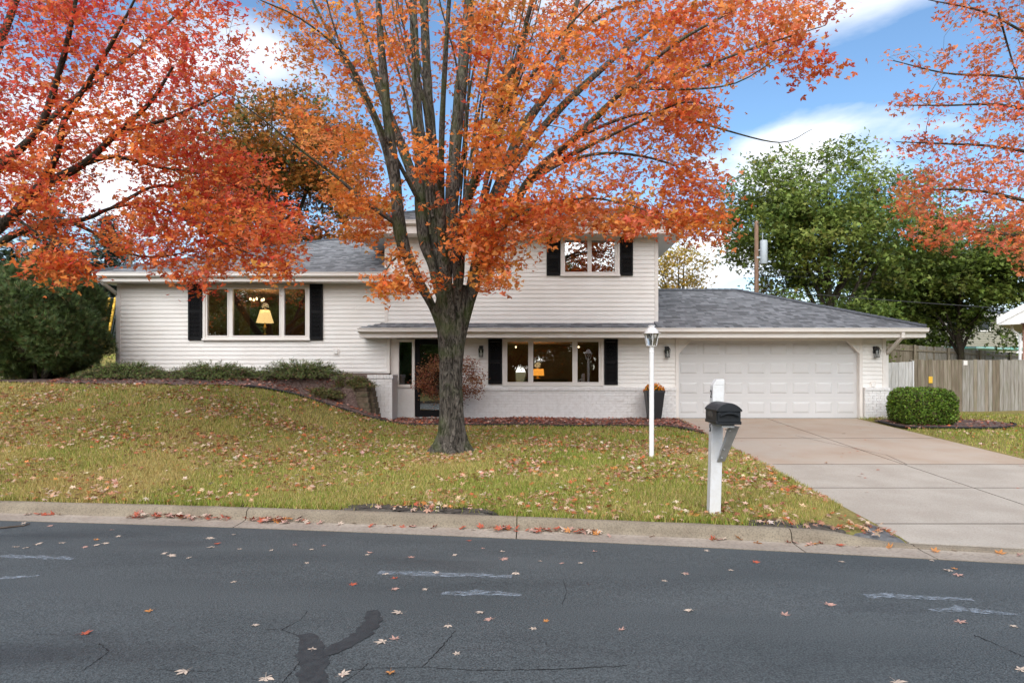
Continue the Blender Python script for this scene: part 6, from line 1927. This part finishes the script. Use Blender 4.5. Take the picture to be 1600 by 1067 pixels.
mb.hexa([(x0b+4,bY-.55,zeb+4*slope+.12),(x0b+8+ov,bY-.55,zr0),(x0b+8+ov,bY+11.5,zr0),(x0b+4,bY+11.5,zeb+4*slope+.12)],
        [(x0b+4,bY-.55,zeb+4*slope+.20),(x0b+8+ov,bY-.55,zr0+.08),(x0b+8+ov,bY+11.5,zr0+.08),(x0b+4,bY+11.5,zeb+4*slope+.20)])
rb_ = mb.build('roof', M['deck'], bh_)
MB().hexa([(xr,bY-.58,zr0-.14),(x0b+4,bY-.58,zeb+4*slope-.02),(x0b+4,bY-.552,zeb+4*slope-.02),(xr,bY-.552,zr0-.14)],
          [(xr,bY-.58,zr0+.09),(x0b+4,bY-.58,zeb+4*slope+.21),(x0b+4,bY-.552,zeb+4*slope+.21),(xr,bY-.552,zr0+.09)]).build('rake_board', M['white'], rb_)
MB().box(xr-.02,xr+.02,bY-.57,bY+11.5,zr0-.14,zr0+.1).build('fascia', M['white'], rb_)
MB().box(xr+.02,x0b-.002,bY-.55,bY+11,zr0-.16,zr0-.13).build('soffit', M['white'], rb_)
MB().add([(xr+.02,bY-.55,zr0-.13),(x0b+1.2,bY-.55,zr0-.13),(x0b+1.2,bY-.55,zr0+(ov+1.2)*slope-.0),(xr+.02,bY-.55,zr0+.02)],[(0,1,2,3)]).build('eave_box', M['white'], rb_)
mb = MB().tube([(xr+.35,bY-.1,zr0-.16),(xr+.36,bY-.1,zr0-.34),(x0b-.06,bY-.06,zr0-.52),(x0b-.06,bY-.06,zgb+.3)], .045, 8)
mb.build('downspout', M['white'], bh_)
bh_.rotation_euler = (0, 0, R(-43))       # the neighbour stands at an angle to this house

# ---- twig lying by the kerb
tp = [(0,826),(20,824),(38,822),(47,819)]
o = MB().tube([road_pt(x, y, .012) for x, y in tp], [.012,.011,.009,.004], 6).build('fallen_twig', M['twig'])
tag(o, 'thin bare twig lying on the asphalt beside the gutter', 'twig')

# ---- trees across the street (behind the camera; they show in the window panes)
def copy_tree(src, loc, label, group=None, rz=0.0, sc=1.0):
    c = src.copy(); COL.objects.link(c); c.location = loc; c.rotation_euler = (0,0,rz); c.scale = (sc,sc,sc); c['label'] = label
    if group: c['group'] = group
    for ch in src.children:
        d = ch.copy(); COL.objects.link(d); d.parent = c; d.matrix_parent_inverse = ch.matrix_parent_inverse.copy()
for k, x in enumerate(np.arange(-33, 34, 3.4)):
    copy_tree(green2, (float(x)+1.1*math.sin(k*2.3), -14.0-2.2*math.cos(k*1.9), .15), 'leafy green tree in the row across the street', 'trees across the street', k*1.37, .72+.14*math.sin(k*2.9))
for k, x in enumerate(np.arange(-32, 33, 2.7)):
    copy_tree(ebush, (float(x)+.6*math.sin(k*2.7), -12.2-.9*math.cos(k*1.7), .1), 'dark evergreen bush in the hedge row across the street', 'hedge row across the street', k*1.9, .95+.2*math.sin(k*3.1))
for k, x in enumerate(np.arange(-40, 42, 8.5)):
    copy_tree(green, (float(x), -23-2*math.sin(k*1.3), .2), 'tall green tree behind the row across the street', 'tall trees across the street', k*2.1, 1.0)

# ================================================================== GRASS AND FALLEN LEAVES
r = np.random.default_rng(77)
def ok_lawn(X, Y):
    c = yc(X)
    drv = (X > DX0-.03) & (X < DX1+.03)
    bed = (Y > ye(X)-.05) & (X < DX0+.1) & (X > -13)
    hb = ((X-cb[0])/1.87)**2+((Y-cb[1])/.97)**2 < 1
    trunk = (X-tb.x)**2+(Y-TY)**2 < .34**2
    pat = (X > 2.95+.8*(Y-6.9)) & (X < 4.1) & (Y < 8.15)
    bare = (fbm(X, Y*2.2, 40, 1.1, 3) > .42) & (Y-c < .55) & (X > -2.6) & (X < 3.4)      # bare soil along the kerb
    for bx_, by_, bw_, bd_ in BARE: bare |= (((X-bx_)/(bw_*1.0))**2+((Y-c)/(bd_*2.0))**2 < 1) & (r.uniform(size=X.shape) < .93)
    return (Y > c+.0) & ~drv & ~bed & ~hb & ~trunk & ~pat & ~bare
Xs, Ys = [], []
for n, x0, x1, s0, s1 in ((125000,-9.6,4.0,0.0,1.8),(110000,-11.5,4.0,1.8,4.2),(95000,-15,4.0,4.2,9),(26000,8.85,14.5,4,14)):
    X = r.uniform(x0, x1, n); Y = yc(X)+r.uniform(s0, s1, n); k = ok_lawn(X, Y); Xs.append(X[k]); Ys.append(Y[k])
n = 16000; X = r.uniform(-17,-10.8,n); Y = r.uniform(17.6,36,n); Xs.append(X); Ys.append(Y)
X = np.concatenate(Xs); Y = np.concatenate(Ys); n = len(X)
Z = terr(X, Y)
far = np.clip((Y-7)/10, 0, 2)
tuft = .5+.5*fbm(X, Y, 12, 2.6, 3)
h = (r.uniform(.025,.055,n)+.03*np.clip(tuft,0,1))*(1+.25*far)
edge = np.exp(-(Y-yc(X))/.16); h *= 1+.15*edge
w_ = r.uniform(.0035,.006,n)*(1+.9*far)
a = r.uniform(0, 2*math.pi, n); la = r.uniform(0, 2*math.pi, n); ln = r.uniform(.1,.75,n)*h
V = np.empty((n,3,3))
V[:,0] = np.stack([X-np.cos(a)*w_, Y-np.sin(a)*w_, Z-.008], -1)
V[:,1] = np.stack([X+np.cos(a)*w_, Y+np.sin(a)*w_, Z-.008], -1)
V[:,2] = np.stack([X+np.cos(la)*ln, Y+np.sin(la)*ln, Z+h], -1)
m1 = fbm(X, Y, 14, .55, 3); m2 = fbm(X, Y, 15, 2.1, 2)
gmix = np.clip(.50+.42*m1+.28*m2+.2*edge-.12*(X < -3), 0, 1)
dry = palette(n, [(.50,.39,.14),(.57,.45,.19),(.41,.33,.10)], [3,2,2], r, .2)
grn = palette(n, [(.27,.32,.05),(.33,.37,.065),(.19,.26,.04)], [3,2,2], r, .2)
pk = (r.uniform(size=n) < gmix)[:,None]
C = np.where(pk, grn, dry)
o = np_obj('grass', V.reshape(-1,3), np.arange(3*n).reshape(-1,3), M['blade'], col=np.repeat(C, 3, 0), kind='stuff')
tag(o, 'short yellowing green grass of the lawn', 'grass')

# leaf colours on the ground
LC = [(.54,.32,.22),(.60,.42,.30),(.42,.20,.12),(.48,.11,.045),(.55,.20,.06),(.30,.10,.06),(.68,.54,.42)]
def litter_points(n, x0, x1, s0, s1):
    X = r.uniform(x0, x1, n); Y = yc(X)+r.uniform(s0, s1, n); return X, Y
PX_, PYy, DN = [], [], []
for n, x0, x1, s0, s1 in ((7000,-9.6,4.0,.02,2.2),(17000,-11.5,4.0,2.2,5.2),(17000,-15,4.0,5.2,9.4),(2000,8.9,14,5,13)):
    X, Y = litter_points(n, x0, x1, s0, s1)
    dens = .46+.45*fbm(X, Y, 18, 1.1, 3)+.75*fbm(X, Y, 23, 3.4, 2)+.18*np.exp(-((X-tb.x)/3.5)**2-((Y-TY-1.2)/2.5)**2)
    k = (r.uniform(size=n) < dens) & (((X < DX0-.02) | (X > DX1+.05))) & ((X-tb.x)**2+(Y-TY)**2 > .3**2)
    k &= ~((Y > ye(X)) & (X < DX0+.1))
    PX_.append(X[k]); PYy.append(Y[k])
X = np.concatenate(PX_); Y = np.concatenate(PYy); Z = terr(X, Y)+r.uniform(.02,.055,len(X))
# in the beds
n = 7000; Xb = r.uniform(-11.5,4.0,n); Yb = ye(Xb)+(17.2-ye(Xb))*r.uniform(0,1,n)
dn = np.where(Xb > -6.5, 1.0, .6+.3*fbm(Xb, Yb, 19, 1.2, 2)); k = (r.uniform(size=n) < dn) & ~((Xb > -4.9) & (Xb < -3.6) & (Yb > 15.75)); Xb, Yb = Xb[k], Yb[k]; bl = .07*((Xb > -5.6) & (Xb < -3.7) & (Yb > 15.5))
X = np.concatenate([X, Xb]); Y = np.concatenate([Y, Yb]); Z = np.concatenate([Z, terr(Xb, Yb)+bl+r.uniform(.03,.06,len(Xb))]); inbed = np.concatenate([np.zeros(len(X)-len(Xb), bool), np.ones(len(Xb), bool)])
n = 420; Xh = cb[0]+r.uniform(-1.7,1.7,n); Yh = cb[1]+r.uniform(-.9,.9,n); k = (Xh > DX1+.05); Xh, Yh = Xh[k], Yh[k]
X = np.concatenate([X, Xh]); Y = np.concatenate([Y, Yh]); Z = np.concatenate([Z, terr(Xh, Yh)+.055]); inbed = np.concatenate([inbed, np.ones(len(Xh), bool)])
n = len(X)
P = np.stack([X, Y, Z], -1); N = np.array([0,0,1.0])+r.normal(size=(n,3))*np.array([.42,.42,.1])
V, F, nv = scatter(P, N, r.uniform(.030,.074,n), LEAF5, r)
C = palette(n, LC, [3,2.4,2.4,1.6,1.5,1.8,1.0], r, .2)
Cb = palette(n, [(.38,.13,.085),(.46,.22,.16),(.24,.08,.06),(.52,.33,.26),(.54,.16,.06)], [3,2.4,2,1.8,1.2], r, .2)
C = np.where(inbed[:,None], Cb, C)
o = np_obj('leaf_litter', V, F, M['litter'], col=np.repeat(C, nv, 0), kind='stuff')
tag(o, 'carpet of fallen pink tan and red maple leaves over lawn and beds', 'fallen leaves')

# single leaves on the street, in the gutter and on the driveway
SPEC = [(0,1.0,.20),(48,.9,.19),(-48,.9,.19),(105,.55,.2),(-105,.55,.2)]
def leaf_mesh(name, c, seed):
    rl = random.Random(seed)
    V, T = lobes(SPEC, .0)
    V = V.copy()
    curl = rl.uniform(.02,.16)
    V[:,2] = curl*(V[:,0]**2+V[:,1]**2)*.8+.06*np.sin(V[:,0]*5+seed)
    V = np.vstack([V, [(-.02,-.018,.0),(-.02,.018,.0),(-.75,.05,.06),(-.75,.03,.06)]]); k = len(V)-4
    T = [tuple(t) for t in T]+[(k,k+1,k+2),(k,k+2,k+3)]
    V[:,2] -= V[:,2].min()
    me = bpy.data.meshes.new(name); me.from_pydata([tuple(v) for v in V], [], T)
    me.materials.append(c); me.update(); return me
CLS = [('pale_tan', (.60,.47,.37), 'pale tan'), ('pink', (.52,.30,.24), 'faded pink'), ('red', (.48,.10,.05), 'deep red'), ('orange', (.58,.24,.07), 'orange brown')]
LM = []
for nm, c, lab in CLS:
    m_ = mat('fallen_leaf_'+nm, c, .7, tuple(q*.75 for q in c), 5)
    LM.append([leaf_mesh('fallen_leaf', m_, s*7+len(LM)) for s in range(3)])
def drop(p, ci, size, where, group, tilt=.12):
    o = bpy.data.objects.new('fallen_leaf', LM[ci][random.randrange(3)]); COL.objects.link(o)
    o.location = p; o.scale = (size,size*random.uniform(.75,1),size*random.uniform(.5,1.3))
    o.rotation_euler = (random.uniform(-tilt,tilt), random.uniform(-tilt,tilt), random.uniform(0, 6.28))
    tag(o, '%s fallen maple leaf lying %s' % (CLS[ci][2], where), 'leaf', group)
ROADL = [(37,818,0),(82,821,1),(40,856,0),(57,850,0),(22,855,0),(95,848,0),(130,855,1),(148,852,0),(187,838,0),(175,828,1),(150,843,3),(162,849,0),(260,864,0),(265,868,0),(294,872,0),(325,841,0),(333,855,0),(336,850,2),
 (376,858,0),(366,835,0),(424,860,0),(460,852,1),(485,859,0),(480,880,0),(506,853,1),(235,954,3),(130,990,2),(367,909,0),(396,977,0),(290,1048,0),(415,1059,0),(488,1015,0),(534,1055,0),
 (580,864,1),(602,896,0),(618,904,2),(549,913,2),(614,921,1),(666,920,0),(684,895,0),(710,868,0),(730,845,2),(755,857,1),(785,862,0),(785,873,1),(806,895,0),(844,877,0),(880,880,1),(905,880,0),(572,867,0),
 (625,957,0),(700,977,0),(753,956,0),(767,967,1),(852,971,3),(834,983,0),(600,1003,0),(618,999,1),(610,1050,3),(535,1055,1),(714,1022,0),(1040,908,0),(1068,896,0),(1080,954,0),(1072,896,1),(1178,878,2),
 (1140,891,0),(1102,860,0),(1312,877,0),(1456,876,0),(1484,892,0),(1495,899,1),(1492,889,3),(1292,944,1),(1498,972,1),(1580,978,0),(1400,1065,0),(1594,1047,0),(1225,961,1),(970,985,1),(930,862,1),(640,871,1)]
for x, y, ci in ROADL:
    drop(road_pt(x, y, .003), ci, random.uniform(.04,.078), 'on the dark asphalt', 'leaves on the street')
def gutter_pt(x, off):
    y = float(yc(x))-off
    return Vector((x, y, .022))
def gx_at(px): return on_plane(px, 815, .02).x
for (a, b, n, wts) in ((185,355,58,(3,4,3,1)),(383,480,36,(3,4,2,1)),(755,935,46,(2,3,4,1)),(0,60,8,(2,2,3,0)),(480,760,16,(3,2,2,1)),(935,1250,12,(2,2,3,1)),(1250,1460,6,(1,1,2,1)),(1180,1260,4,(0,1,3,1))):
    for _ in range(n):
        x = gx_at(random.uniform(a, b)); p = gutter_pt(x, .17+abs(random.gauss(0,.05))); p.z += random.uniform(0,.045)*(n > 30)
        drop(p, random.choices(range(4), wts)[0], random.uniform(.055,.095), 'in the gutter against the kerb', 'leaves along the gutter', .6)
for _ in range(42):
    x = random.uniform(DX0+.2, DX1-.2); y = random.uniform(8.2, 17.0)
    drop(Vector((x, y, float(drive_z(y))+.004)), random.choices(range(4),(3,3,2,1))[0], random.uniform(.04,.07), 'on the concrete driveway', 'leaves on the driveway')
